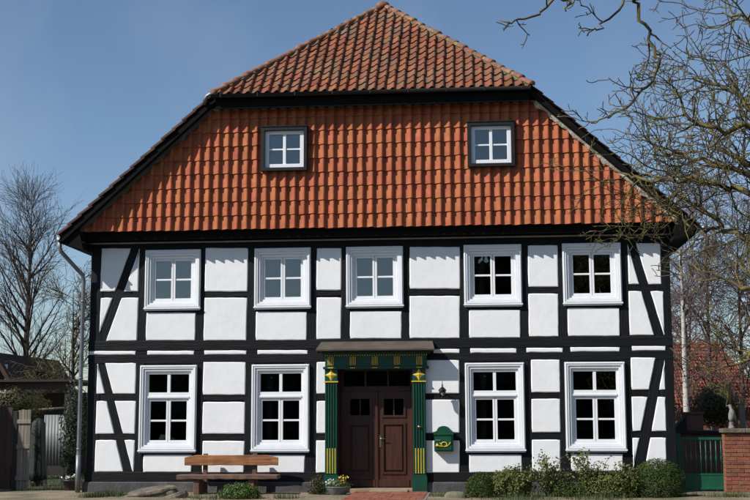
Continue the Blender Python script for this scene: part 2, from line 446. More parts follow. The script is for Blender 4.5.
# ---- timbers
def timber(name, a, b, w, y0, depth=0.13, seed=0, wob=0.006):
    """squared timber in the wall plane from (X,Z) a to b, width w, front face at y0"""
    r = random.Random(seed)
    a, b = Vector((a[0], a[1])), Vector((b[0], b[1]))
    L = (b - a).length
    ang = math.atan2(b.y - a.y, b.x - a.x)
    n = max(2, int(L / 0.28) + 1)
    sec = [(-0.5, 1, 0), (-0.5, 0.1, 0), (-0.42, 0, 0), (0.42, 0, 0), (0.5, 0.1, 0), (0.5, 1, 0)]
    vs_, fs = [], []
    for i in range(n + 1):
        x = L * i / n
        e0, e1 = r.uniform(-wob, wob), r.uniform(-wob, wob)
        fy = r.uniform(-0.003, 0.003)
        for (s, dd, _) in sec:
            ww = s * w + (e0 if s < 0 else e1)
            vs_.append((x, y0 + fy + dd * depth if dd < 1 else y0 + depth, ww))
    m = len(sec)
    for i in range(n):
        for k in range(m - 1):
            fs.append((i * m + k, i * m + k + 1, (i + 1) * m + k + 1, (i + 1) * m + k))
        fs.append((i * m + m - 1, i * m, (i + 1) * m, (i + 1) * m + m - 1))
    fs.append(tuple(range(m - 1, -1, -1))); fs.append(tuple(n * m + k for k in range(m)))
    q = MB().add(vs_, fs)
    o = q.build(name, 'timber', FRONT)
    o.location = (a.x, 0, a.y)
    o.rotation_euler = (0, -ang, 0)
    return o


U_POST = [(138.5, 146.2), (195.7, 205), (247, 256), (307, 317), (341, 350), (402, 409.5), (460, 469), (520.5, 528.5), (558, 568), (620, 629)]
L_POST = [(135, 143), (192, 203), (244.5, 254), (305, 317), (459.4, 469), (522, 532), (560, 571), (623, 632.5)]
SL = lambda x, y: y + (x - 381.0) * (y - 500) / 14500.0     # image line parallel to the wall's horizontals, y given at the middle
sd_ = 100
EXP = 0.022
for (xa, xb) in U_POST:
    xm = (xa + xb) / 2
    p0 = at(xm, SL(xm, 344)); p1 = at(xm, SL(xm, 244))
    X = (p0[0] + p1[0]) / 2
    w = at(xb, 300)[0] - at(xa, 300)[0]
    sd_ += 1
    timber('post', (X + rw.uniform(-.01, .01), p0[1]), (X + rw.uniform(-.01, .01), p1[1]), w + EXP, 0.0, seed=sd_)
for (xa, xb) in L_POST:
    xm = (xa + xb) / 2
    p0 = at(xm, SL(xm, 477)); p1 = at(xm, SL(xm, 357))
    X = (p0[0] + p1[0]) / 2
    w = at(xb, 415)[0] - at(xa, 415)[0]
    sd_ += 1
    timber('post', (X + rw.uniform(-.01, .01), p0[1]), (X + rw.uniform(-.01, .01), p1[1]), w + EXP, 0.0, seed=sd_)
ZS = lambda y: at(381, y)[1]
# corner posts
for sx in (-1, 1):
    timber('corner_post', (sx * (XC - 0.145), ZS(357)), (sx * (XC - 0.145), ZS(478)), 0.29, -0.004, depth=0.3, seed=51 + sx)
    timber('corner_post', (sx * (XC - 0.145), ZS(346)), (sx * (XC - 0.145), ZS(243)), 0.29, -0.004, depth=0.3, seed=57 + sx)


def hbeam(name, y0, y1, x0=-XC, x1=XC, yf=-0.008, seed=0, depth=0.14):
    z0, z1 = ZS(y1), ZS(y0)
    return timber(name, (x0, (z0 + z1) / 2), (x1, (z0 + z1) / 2), z1 - z0, yf, depth, seed)


hbeam('wall_plate', 236.5, 247.5, seed=1)
hbeam('sill_beam', 338.5, 349.2, yf=-0.012, seed=2)
hbeam('wall_plate', 352.8, 362.0, seed=3)
hbeam('sill_beam', 471.8, 482.5, x1=DX0 - 0.2, yf=-0.012, seed=4)
hbeam('sill_beam', 471.8, 482.5, x0=DX1 + 0.2, yf=-0.012, seed=5)
# joist ends between the two storeys
for (a, b) in [(83.5, 89.5), (135.5, 147.5), (194, 204.5), (246, 257.5), (307.5, 318), (341, 350), (402, 410), (424, 433.5), (459.5, 470.5), (516, 526.5), (562.5, 570.5), (619.5, 632), (665, 676)]:
    xm = (a + b) / 2
    p0 = at(a, 352); p1 = at(b, 352)
    mb = MB(); mb.box(max(p0[0] - 0.01, -XC + 0.003), min(p1[0] + 0.01, XC - 0.003), -0.003 + rw.uniform(-.004, .004), 0.13, ZS(353.5), ZS(348.5))
    mb.build('joist_end', 'timber', FRONT, bevel=0.006)

# rails: between the named pixel columns
U_CELLS = [(99, 140), (204, 248.5), (315.5, 342), (408.5, 461), (527, 559), (627, 663)]
for i, (a, b) in enumerate(U_CELLS):
    z = ZS(291.6)
    timber('rail', (at(a, 293)[0], z + rw.uniform(-.01, .01)), (at(b, 293)[0], z + rw.uniform(-.012, .012)), 0.128 + EXP, 0.006, seed=200 + i)
for i, (a, b) in enumerate([(145, 197), (255, 308), (349, 403), (468, 521), (567, 621)]):
    z = ZS(307.6)
    timber('rail', (at(a, 308)[0], z), (at(b, 308)[0], z + rw.uniform(-.01, .01)), 0.16, 0.006, seed=220 + i)
L_CELLS = [(95, 136), (201.5, 246), (315.5, 330), (420, 460.5), (531, 561), (630, 667)]
for i, (a, b) in enumerate(L_CELLS):
    for j, yy in enumerate((395.9, 436.2)):
        z = ZS(yy)
        timber('rail', (at(a, yy)[0], z + rw.uniform(-.012, .012)), (at(b, yy)[0], z + rw.uniform(-.012, .012)), 0.128 + EXP, 0.006, seed=240 + i * 2 + j)
for i, (a, b) in enumerate([(142, 193), (253, 306), (468, 523), (570, 624)]):
    z = ZS(450.0)
    timber('rail', (at(a, 450)[0], z), (at(b, 450)[0], z + rw.uniform(-.01, .01)), 0.19, 0.006, seed=270 + i)

# braces given by the picture lines of their two edges
BR = {'UL': ((131.7, 140.0, 247), (96.7, 106.0, 341)), 'UR': ((627.0, 635.4, 242), (654.5, 664.0, 336)),
      'LL': ((97.7, 104.9, 362), (123.7, 132.4, 472)), 'LR': ((655.7, 665.0, 357), (633.0, 644.5, 470.5))}
for i, (k, (t, b)) in enumerate(BR.items()):
    a = at((t[0] + t[1]) / 2, t[2]); c = at((b[0] + b[1]) / 2, b[2])
    A, B = Vector(a), Vector(c)
    w = 0.5 * (at(t[1], t[2])[0] - at(t[0], t[2])[0] + at(b[1], b[2])[0] - at(b[0], b[2])[0]) * abs((A - B).normalized().y)
    timber('brace', A + (A - B).normalized() * 0.03, B + (B - A).normalized() * 0.03, w + EXP, 0.003, seed=300 + i)


# ---- plaster panels
def clip(poly, p, q, keep_left):
    """keep the part of poly to the left (smaller x) or right of the picture line p-q"""
    def side(v):
        t = (v[1] - p[1]) / (q[1] - p[1])
        return (v[0] - (p[0] + t * (q[0] - p[0]))) * (-1 if keep_left else 1)
    out = []
    for i in range(len(poly)):
        a, b = poly[i], poly[(i + 1) % len(poly)]
        sa, sb = side(a), side(b)
        if sa >= 0: out.append(a)
        if (sa > 0) != (sb > 0) and abs(sa - sb) > 1e-9:
            t = sa / (sa - sb)
            out.append((a[0] + t * (b[0] - a[0]), a[1] + t * (b[1] - a[1])))
    return out


def panel(poly_px, seed=0, front=-0.019):
    """one plaster infill: softly rounded, slightly uneven, from a picture polygon on the wall plane"""
    r = random.Random(seed)
    P = [Vector(at(*p)) for p in poly_px]
    # drop slivers
    area = 0.5 * abs(sum(P[i].x * P[(i + 1) % len(P)].y - P[(i + 1) % len(P)].x * P[i].y for i in range(len(P))))
    if area < 0.004: return
    cen = sum(P, Vector((0, 0))) / len(P)
    # subdivide the border and wobble it
    B = []
    for i in range(len(P)):
        a, b = P[i], P[(i + 1) % len(P)]
        d = b - a
        n = max(1, int(d.length / 0.09))
        nrm = Vector((d.y, -d.x)).normalized() if d.length > 1e-6 else Vector((0, 0))
        ph = r.uniform(0, 50)
        for k in range(n):
            t = k / n
            p = a + d * t
            amp = 0.006 * mnoise.noise(Vector((ph + t * d.length * 4, seed, 0))) + r.uniform(-0.0015, 0.0015)
            if 0 < k: p = p + nrm * amp
            else: p = p + (cen - p).normalized() * r.uniform(0.002, 0.010)
            B.append(p)
    n = len(B)
    w = min(0.02, 0.18 * math.sqrt(area))
    def inset(amount):
        out = []
        for i in range(n):
            a, b, c = B[i - 1], B[i], B[(i + 1) % n]
            d1, d2 = (b - a), (c - b)
            n1 = Vector((-d1.y, d1.x)).normalized(); n2 = Vector((-d2.y, d2.x)).normalized()
            nn = (n1 + n2)
            nn = nn.normalized() if nn.length > 1e-6 else n1
            if (cen - b).dot(nn) < 0: nn = -nn
            out.append(b + nn * amount)
        return out
    rings = [(B, 0.09), (B, 0.004), (inset(w * 0.25), front * 0.6), (inset(w), front)]
    vs_, fs = [], []
    for pts, y in rings:
        vs_ += [(p.x - cen.x, y, p.y - cen.y) for p in pts]
    for k in range(3):
        for i in range(n):
            j = (i + 1) % n
            fs.append((k * n + i, k * n + j, (k + 1) * n + j, (k + 1) * n + i))
    mbp = MB().add(vs_, fs, True)
    mbp.v += [v_ for v_ in mbp.v[3 * n:4 * n]] + [(0.0, front, 0.0)]
    for i in range(n):
        mbp.f.append((4 * n + i, 4 * n + (i + 1) % n, 5 * n)); mbp.sm.append(False)
    o = mbp.build('plaster_panel', 'plaster', FRONT)
    o.location = (cen.x, 0, cen.y)
    return o


def cell(x0, y0, x1, y1):
    """a picture rectangle leaning with the upright lines"""
    ym = (y0 + y1) / 2
    f = lambda x, y: (x + (417 - x) / 8200.0 * (ym - y), y)
    return [f(x0, y0), f(x1, y0), f(x1, y1), f(x0, y1)]


PAN = [(146, 312.7, 195.7, 340.7), (205, 247.9, 248, 291.7), (204, 297.7, 247, 340.7), (255.7, 311.8, 307, 340.5),
       (316.5, 248, 341.4, 290.4), (316.5, 297.4, 341.4, 339.4), (350, 311.2, 401.8, 338.8), (409.5, 246.8, 460, 289), (409.5, 296, 460, 338.5),
       (469, 309.8, 520.5, 338), (528, 245.2, 558, 287), (528.5, 293.6, 558.5, 336.8), (567.6, 308, 619.8, 336.3),
       (89, 351, 136, 355), (147, 350.8, 194.5, 354.9), (204, 350.5, 246.7, 354.7), (257, 350.2, 308, 354.4), (433, 349, 460, 353.4), (470, 348.4, 516.7, 353.2),
       (526, 347.9, 563, 352.6), (570, 347.2, 620, 351.8), (631.6, 346, 665.8, 350.8),
       (143, 454.9, 192, 472.4), (203, 362, 245.7, 395), (202.5, 402, 245, 434), (202.3, 441, 244.5, 473), (254, 455.1, 305, 473),
       (316.5, 362, 330, 394), (316.5, 401, 330, 433.5), (316, 440.5, 330, 473),
       (421, 360, 459.4, 393.6), (421, 399.7, 459.4, 433), (421, 440.5, 459.6, 473), (469, 454.7, 522, 472.7),
       (531, 359.5, 560, 392.5), (531.5, 398.8, 560.3, 432.6), (532, 439.7, 560.5, 472), (571, 454, 623, 471.5)]
for i, q in enumerate(PAN):
    panel(cell(*q), seed=i + 1)
BPAN = [('UL', (101, 248.2, 139, 291.6)), ('UL', (100, 297.7, 138, 341)), ('UR', (628, 243, 661, 284.5)), ('UR', (629, 291, 664, 335.5)),
        ('LL', (97, 363, 136, 394)), ('LL', (96, 401, 135.5, 434)), ('LL', (95, 440, 134.5, 472)),
        ('LR', (631, 357.5, 665, 390)), ('LR', (632, 396.7, 666, 431.4)), ('LR', (632.8, 437.6, 666.5, 470))]
for i, (k, q) in enumerate(BPAN):
    t, b = BR[k]
    poly = cell(*q)
    for left in (True, False):
        e = 0 if left else 1
        pp = clip(poly, (t[e], t[2]), (b[e], b[2]), left)
        if len(pp) >= 3: panel(pp, seed=60 + i * 2 + e)

# ---- plinth
mb = MB()
z1 = ZS(482.2)
for (xa, xb) in ((-XC - 0.03, DX0 - 0.27), (DX1 + 0.27, XC + 0.03)):
    vs_, fs = [], []
    n = int((xb - xa) / 0.25)
    for i in range(n + 1):
        x = xa + (xb - xa) * i / n
        w = 0.012 * mnoise.noise(Vector((x * 1.7, 3, 0)))
        vs_ += [(x, -0.07 + w, -0.2), (x, -0.055 + w, z1 - 0.02), (x, -0.03, z1 + 0.004), (x, 0.3, z1 + 0.004)]
    for i in range(n):
        for k in range(3):
            fs.append((i * 4 + k, (i + 1) * 4 + k, (i + 1) * 4 + k + 1, i * 4 + k + 1))
    fs += [(0, 1, 2, 3), (n * 4 + 3, n * 4 + 2, n * 4 + 1, n * 4)]
    mb.add(vs_, fs)
mb.build('plinth', 'plinth', HOUSE)


# ---- windows
def window_meshes(W, H, transom):
    """meshes of a casement window with layered surround; origin at the centre, wall face at y = 0"""
    out = []
    x0, x1, z0, z1 = -W / 2, W / 2, -H / 2, H / 2
    cw = 0.075
    m_ = MB()
    m_.ring(x0, x1, z0 + 0.05, z1, cw, cw, cw, cw, -0.062, 0.02)
    m_.ring(x0 + 0.018, x1 - 0.018, z0 + 0.068, z1 - 0.018, 0.02, 0.02, 0.02, 0.02, -0.074, -0.0605)
    out.append(('casing', m_.mesh('casing', 'white', 0.005, 2)))
    m_ = MB()
    a = cw
    m_.ring(x0 + a, x1 - a, z0 + 0.05 + a, z1 - a, 0.045, 0.045, 0.05, 0.035, -0.038, 0.03)
    out.append(('inner_casing', m_.mesh('inner_casing', 'white', 0.004, 2)))
    a2 = a + 0.045
    m_ = MB()
    m_.ring(x0 + a2, x1 - a2, z0 + 0.05 + a + 0.035, z1 - a - 0.05, 0.05, 0.05, 0.06, 0.05, 0.0, 0.09)
    fz0, fz1 = z0 + 0.05 + a + 0.035 + 0.05, z1 - a - 0.05 - 0.06
    fx0, fx1 = x0 + a2 + 0.05, x1 - a2 - 0.05
    zt = None
    if transom:
        zt = fz1 - 0.375
        m_.box(fx0 - 0.01, fx1 + 0.01, 0.001, 0.088, zt - 0.135, zt)
        m_.box(fx0 - 0.01, fx1 + 0.01, -0.018, 0.03, zt - 0.115, zt - 0.075)
        m_.box(-0.032, 0.032, 0.012, 0.08, zt - 0.01, fz1 + 0.01)
    out.append(('frame', m_.mesh('frame', 'white', 0.004, 2)))
    # sill
    m_ = MB()
    m_.box(x0 - 0.012, x1 + 0.012, -0.088, 0.01, z0 + 0.025, z0 + 0.058)
    m_.box(x0 + 0.006, x1 - 0.006, -0.07, 0.01, z0, z0 + 0.027)
    out.append(('sill', m_.mesh('sill', 'white', 0.006, 2)))
    # sashes and panes
    top = (zt - 0.135) if transom else fz1
    sash, bars, panes = [], [], []
    for s in (-1, 1):
        xa, xb = (fx0, -0.002) if s < 0 else (0.002, fx1)
        m_ = MB()
        m_.ring(xa + 0.002, xb - 0.002, fz0 + 0.002, top - 0.002, 0.042, 0.042, 0.042, 0.042, 0.022, 0.075)
        out.append(('sash', m_.mesh('sash', 'white', 0.004, 1)))
        zm = (fz0 + top) / 2
        m_ = MB(); m_.box(xa + 0.04, xb - 0.04, 0.034, 0.066, zm - 0.019, zm + 0.019)
        out.append(('glazing_bar', m_.mesh('glazing_bar', 'white', 0.004, 1)))
        for (za, zb) in ((fz0 + 0.04, zm - 0.017), (zm + 0.017, top - 0.04)):
            m_ = MB(); m_.box(xa + 0.04, xb - 0.04, 0.048, 0.052, za, zb)
            out.append(('pane', m_.mesh('pane', 'glass')))
        if transom:
            m_ = MB(); m_.box(fx0 if s < 0 else 0.03, -0.03 if s < 0 else fx1, 0.048, 0.052, zt, fz1)
            out.append(('pane', m_.mesh('pane', 'glass')))
    return out


UM, LM = window_meshes(UW, UH, False), window_meshes(LW, LH, True)


def place_window(meshes, X, Z, Y=0.0, rot=0.0):
    root = None
    for name, me in meshes:
        if root is None:
            root = link('window', me, HOUSE, (X, Y, Z)); root.rotation_euler = (0, rot, 0)
        else:
            link(name, me, root)
    return root


for i, r in enumerate(UR): place_window(UM, r[0], UZ, 0, rw.uniform(-.004, .004))
for i, r in enumerate(LR): place_window(LM, r[0], LZ, 0, rw.uniform(-.004, .004))

# curtain and ornaments just inside the panes: small bird figure in the leftmost upper window
mb = MB()
_x, _z = at(190.5, 297.5, 0.12)
mb.lathe([(0.004, -0.05), (0.028, -0.04), (0.034, -0.012), (0.02, 0.012), (0.017, 0.02), (0.022, 0.035), (0.015, 0.052), (0.003, 0.06)], 10, (_x, 0.13, _z))
mb.tube([(_x + 0.02, 0.13, _z - 0.02), (_x + 0.07, 0.13, _z - 0.005)], [0.018, 0.004], 6)
tag(mb.build('bird_figurine', 'petal'), 'tiny white figurine behind a pane of the leftmost upper window', 'figurine')

# ------------------------------------------------------------------ roof
TW, TE, TL = 0.20, 0.292, 0.36          # tile width, exposed length, full length
SLOPE = math.atan2(8.235 - 5.33, 6.45 - 3.25)
EX, EZ = 6.45, 5.33                     # main eave
HX, HZ, HY = 3.25, 8.235, -0.67         # hip eave corners
RIDGE_Z = EZ + EX * math.tan(SLOPE)
HIP_RUN = 3.35
VERGE_Y = -0.64
PROF = [(-0.02, 0.010), (0.08, 0.001), (0.24, 0.0), (0.42, 0.010), (0.58, 0.032), (0.70, 0.053), (0.80, 0.063), (0.90, 0.060), (0.98, 0.040), (1.03, 0.014)]


def tile_geo(lift=0.034, thick=0.016, prof=PROF):
    """a pantile in local space: x across, y up the slope, z outward"""
    vs_, fs, sm = [], [], []
    n = len(prof)
    for y, lf in ((0.0, lift), (TL, 0.0)):
        for u, z in prof: vs_.append((u * TW, y, z + lf))
    for i in range(n - 1):
        fs.append((i, i + 1, n + i + 1, n + i)); sm.append(True)
    o = len(vs_)
    for u, z in prof: vs_.append((u * TW, 0, z + lift))
    for u, z in prof: vs_.append((u * TW, 0.0, z + lift - thick))
    for i in range(n - 1):
        fs.append((o + i + 1, o + i, o + n + i, o + n + i + 1)); sm.append(False)
    # the open side edge of the roll
    o2 = len(vs_)
    (ue, ze) = prof[-1]
    vs_ += [(ue * TW, 0, ze + lift), (ue * TW, TL, ze), (ue * TW, TL, ze - thick), (ue * TW, 0, ze + lift - thick)]
    fs.append((o2, o2 + 3, o2 + 2, o2 + 1)); sm.append(False)
    return vs_, fs, sm


TV, TF, TS = tile_geo()


def tile_mesh(name, material):
    me = bpy.data.meshes.new(name)
    me.from_pydata(TV, [], TF); me.polygons.foreach_set('use_smooth', TS); me.materials.append(M[material]); me.update()
    return me


# --- gable: wall behind, then the hung tiles
GY = -0.36                              # plane the tiles hang on
GZ0 = at(381, 226.5, -0.44)[1]          # lower edge of the tiles
GZ1 = HZ - 0.27
half = lambda z: EX - 0.20 - (z - EZ) / math.tan(SLOPE)     # inner line of the verge at height z
GAB = MB()
GAB.prism([(-half(GZ0 - 0.05) - 0.1, GZ0 - 0.02), (half(GZ0 - 0.05) + 0.1, GZ0 - 0.02), (half(HZ + .1), HZ + 0.1), (-half(HZ + .1), HZ + 0.1)], GY + 0.02, GY + 0.16)
GAB.box(-XC, XC, -0.3, 0.1, GZ0 - 0.015, GZ0 + 0.1)
GABLE = GAB.build('gable_wall', 'darkboard', HOUSE)

AW = [at(262, 129, GY) + at(308.5, 171.5, GY), at(467.5, 124, GY) + at(514.5, 167.5, GY)]     # attic windows (x0,z1,x1,z0)
AWW = sum(a[2] - a[0] for a in AW) / 2; AWH = sum(a[1] - a[3] for a in AW) / 2
AC = [((a[0] + a[2]) / 2, (a[1] + a[3]) / 2) for a in AW]
TM = tile_mesh('tile', 'tile')
tiles = []
rt = random.Random(5)
Zr = lambda r_: GZ0 + r_ * TE
nrow = int((GZ1 - GZ0) / TE) + 1
for r_ in range(nrow):
    z = Zr(r_)
    hw = half(z) + 0.12
    ncol = int(hw / TW) + 1
    for c_ in range(-ncol, ncol):
        x = c_ * TW + 0.03
        if x + TW < -hw or x > hw: continue
        tiles.append((x, z))


def cut_tile(x, z, jit):
    """a tile trimmed to the verge and to the attic windows, in world space; None when nothing is left"""
    bm = bmesh.new()
    vsb = [bm.verts.new((x + v[0], -v[2], z + v[1])) for v in TV]
    for f_, s_ in zip(TF, TS):
        try:
            fc = bm.faces.new([vsb[i] for i in f_]); fc.smooth = s_
        except ValueError: pass
    for sx in (-1, 1):
        nrm = Vector((sx * math.sin(SLOPE), 0, math.cos(SLOPE)))
        co = Vector((sx * half(z), 0, z))
        bmesh.ops.bisect_plane(bm, geom=bm.verts[:] + bm.edges[:] + bm.faces[:], plane_co=co, plane_no=nrm, clear_outer=True)
    bmesh.ops.bisect_plane(bm, geom=bm.verts[:] + bm.edges[:] + bm.faces[:], plane_co=(0, 0, GZ1 + 0.05), plane_no=(0, 0, 1), clear_outer=True)
    for (cx_, cz_) in AC:
        wx, wz = AWW / 2 - 0.02, AWH / 2 - 0.02
        if x + TW * 1.04 < cx_ - wx or x > cx_ + wx or z + TL < cz_ - wz or z > cz_ + wz: continue
        for co, no in (((cx_ - wx, 0, 0), (1, 0, 0)), ((cx_ + wx, 0, 0), (1, 0, 0)), ((0, 0, cz_ - wz), (0, 0, 1)), ((0, 0, cz_ + wz), (0, 0, 1))):
            bmesh.ops.bisect_plane(bm, geom=bm.verts[:] + bm.edges[:] + bm.faces[:], plane_co=co, plane_no=no)
        dead = [f_ for f_ in bm.faces if abs(f_.calc_center_median().x - cx_) < wx and abs(f_.calc_center_median().z - cz_) < wz]
        bmesh.ops.delete(bm, geom=dead, context='FACES')
    if len(bm.faces) < 3:
        bm.free(); return None
    area = sum(f_.calc_area() for f_ in bm.faces)
    return bm, area


def full_tile(x, z):
    if z + TL > GZ1 + 0.05: return False
    for zz in (z, z + TL):
        if x < -half(zz) + 0.02 or x + TW * 1.05 > half(zz) - 0.02: return False
    for (cx_, cz_) in AC:
        if x + TW * 1.04 > cx_ - AWW / 2 and x < cx_ + AWW / 2 and z + TL > cz_ - AWH / 2 and z < cz_ + AWH / 2: return False
    return True


full = [(x, z) for (x, z) in tiles if full_tile(x, z)]
part = [(x, z) for (x, z) in tiles if not full_tile(x, z)]
singles = full[:]
cuts = []
for (x, z) in part:
    res = cut_tile(x, z, rt)
    if res: cuts.append((res[1], x, z, res[0]))
cuts.sort(key=lambda q: -q[0])
MAXT = 300
stuff_bm = bmesh.new()


def bm_into(dst, vs_, fs, sm, T):
    vb = [dst.verts.new(T @ Vector(v)) for v in vs_]
    for f_, s_ in zip(fs, sm):
        fc = dst.faces.new([vb[i] for i in f_]); fc.smooth = s_


GT = Matrix(((1, 0, 0, 0), (0, 0, -1, GY), (0, 1, 0, 0), (0, 0, 0, 1)))       # local tile -> gable plane
singles.sort(key=lambda q: (q[1], abs(q[0])))
n_cut = max(0, min(len(cuts), MAXT - len(singles)))
for i, (x, z) in enumerate(singles):
    J = Matrix.Rotation(rt.gauss(0, 0.010), 4, 'Z') @ Matrix.Rotation(rt.gauss(0, 0.010), 4, 'X')
    T = Matrix.Translation((x + rt.gauss(0, 0.003), GY, z + rt.gauss(0, 0.004))) @ Matrix(((1, 0, 0, 0), (0, 0, -1, 0), (0, 1, 0, 0), (0, 0, 0, 1))) @ J
    if i < MAXT:
        o = link('tile', TM, GABLE); o.matrix_local = T
    else:
        bm_into(stuff_bm, TV, TF, TS, T)
for i, (ar, x, z, bm) in enumerate(cuts):
    if i < n_cut:
        me = bpy.data.meshes.new('tile')
        bmesh.ops.translate(bm, verts=bm.verts, vec=(-x, 0, -z))
        bm.to_mesh(me); me.materials.append(M['tile'])
        link('tile', me, GABLE, (x, GY, z))
    else:
        tmp = bpy.data.meshes.new('t'); bm.to_mesh(tmp)
        tmp.transform(Matrix.Translation((0, GY, 0)))
        stuff_bm.from_mesh(tmp); bpy.data.meshes.remove(tmp)
    bm.free()
if len(stuff_bm.faces):
    me = bpy.data.meshes.new('cut_tiles'); stuff_bm.to_mesh(me); me.materials.append(M['tile_stuff'])
    tag(link('cut_tiles', me, GABLE), kind='stuff')
stuff_bm.free()

# attic windows: dark box frame, white casement
def attic_meshes():
    out = []
    W, H = AWW, AWH
    x0, x1, z0, z1 = -W / 2, W / 2, -H / 2, H / 2
    m_ = MB(); m_.ring(x0, x1, z0, z1, 0.075, 0.07, 0.075, 0.07, -0.165, 0.05)
    m_.box(x0 - 0.012, x1 + 0.012, -0.18, 0.02, z1 - 0.004, z1 + 0.022)
    out.append(('frame', m_.mesh('frame', 'zinc_dark', 0.006, 1)))
    m_ = MB(); m_.ring(x0 + 0.07, x1 - 0.07, z0 + 0.068, z1 - 0.07, 0.085, 0.085, 0.075, 0.085, -0.095, 0.03)
    m_.box(-0.032, 0.032, -0.082, 0.0, z0 + 0.12, z1 - 0.12)
    out.append(('casing', m_.mesh('casing', 'white', 0.006, 1)))
    gx0, gx1, gz0, gz1 = x0 + 0.15, x1 - 0.15, z0 + 0.148, z1 - 0.142
    zm = (gz0 + gz1) / 2
    for s in (-1, 1):
        xa, xb = (gx0, -0.028) if s < 0 else (0.028, gx1)
        m_ = MB(); m_.box(xa, xb, -0.066, -0.03, zm - 0.016, zm + 0.016); out.append(('glazing_bar', m_.mesh('glazing_bar', 'white', 0.003)))
        for za, zb in ((gz0, zm - 0.014), (zm + 0.014, gz1)):
            m_ = MB(); m_.box(xa, xb, -0.05, -0.046, za, zb); out.append(('pane', m_.mesh('pane', 'glass')))
    m_ = MB(); m_.box(x0 + 0.08, x1 - 0.08, 0.005, 0.012, z0 + 0.08, z1 - 0.08); out.append(('blind', m_.mesh('blind', 'lining')))
    return out


AM = attic_meshes()
for (cx_, cz_) in AC: place_window(AM, cx_, cz_, GY)

# cornice below the tiles
mb = MB()
mb.box(-half(GZ0) - 0.02, half(GZ0) + 0.02, -0.30, -0.24, GZ0 - 0.17, GZ0 + 0.0)
mb.box(-XC - 0.05, XC + 0.05, -0.29, 0.05, GZ0 - 0.155, GZ0 - 0.13)
mb.build('cornice', 'darkboard', HOUSE, bevel=0.006)
mb = MB(); zc = GZ0 - 0.185
mb.box(-XC - 0.04, XC + 0.04, -0.10, -0.02, zc - 0.028, zc)
mb.build('cornice_strip', 'greystrip', HOUSE, bevel=0.004)
mb = MB(); mb.box(-XC, XC, -0.06, 0.1, zc - 0.001, GZ0 - 0.12); mb.build('frieze_board', 'darkboard', HOUSE)

# --- main roof slopes with tiles (far side goes back from the front)
def slope_tiles(origin, ux, uy, uz, ncol, nrow_, rng, cutters, mat_name, name, parent, keep=None, flip=False):
    bm = bmesh.new()
    for r_ in range(nrow_):
        for c_ in range(ncol):
            if keep and not keep(c_ * TW, r_ * TE): continue
            J = Matrix.Rotation(rng.gauss(0, 0.012), 4, 'Z') @ Matrix.Rotation(rng.gauss(0, 0.010), 4, 'X')
            R = Matrix(((ux.x, uy.x, uz.x, 0), (ux.y, uy.y, uz.y, 0), (ux.z, uy.z, uz.z, 0), (0, 0, 0, 1)))
            p = origin + ux * (c_ * TW + rng.gauss(0, .004)) + uy * (r_ * TE + rng.gauss(0, .005))
            bm_into(bm, TV, TF, TS, Matrix.Translation(p) @ R @ J)
    for co, no in cutters:
        bmesh.ops.bisect_plane(bm, geom=bm.verts[:] + bm.edges[:] + bm.faces[:], plane_co=co, plane_no=no, clear_outer=True)
    me = bpy.data.meshes.new(name); bm.to_mesh(me); bm.free(); me.materials.append(M[mat_name])
    o = link(name, me, parent)
    return tag(o, kind='stuff')


rs = random.Random(8)
SL_LEN = math.hypot(EX, RIDGE_Z - EZ)
cs, sn = math.cos(SLOPE), math.sin(SLOPE)
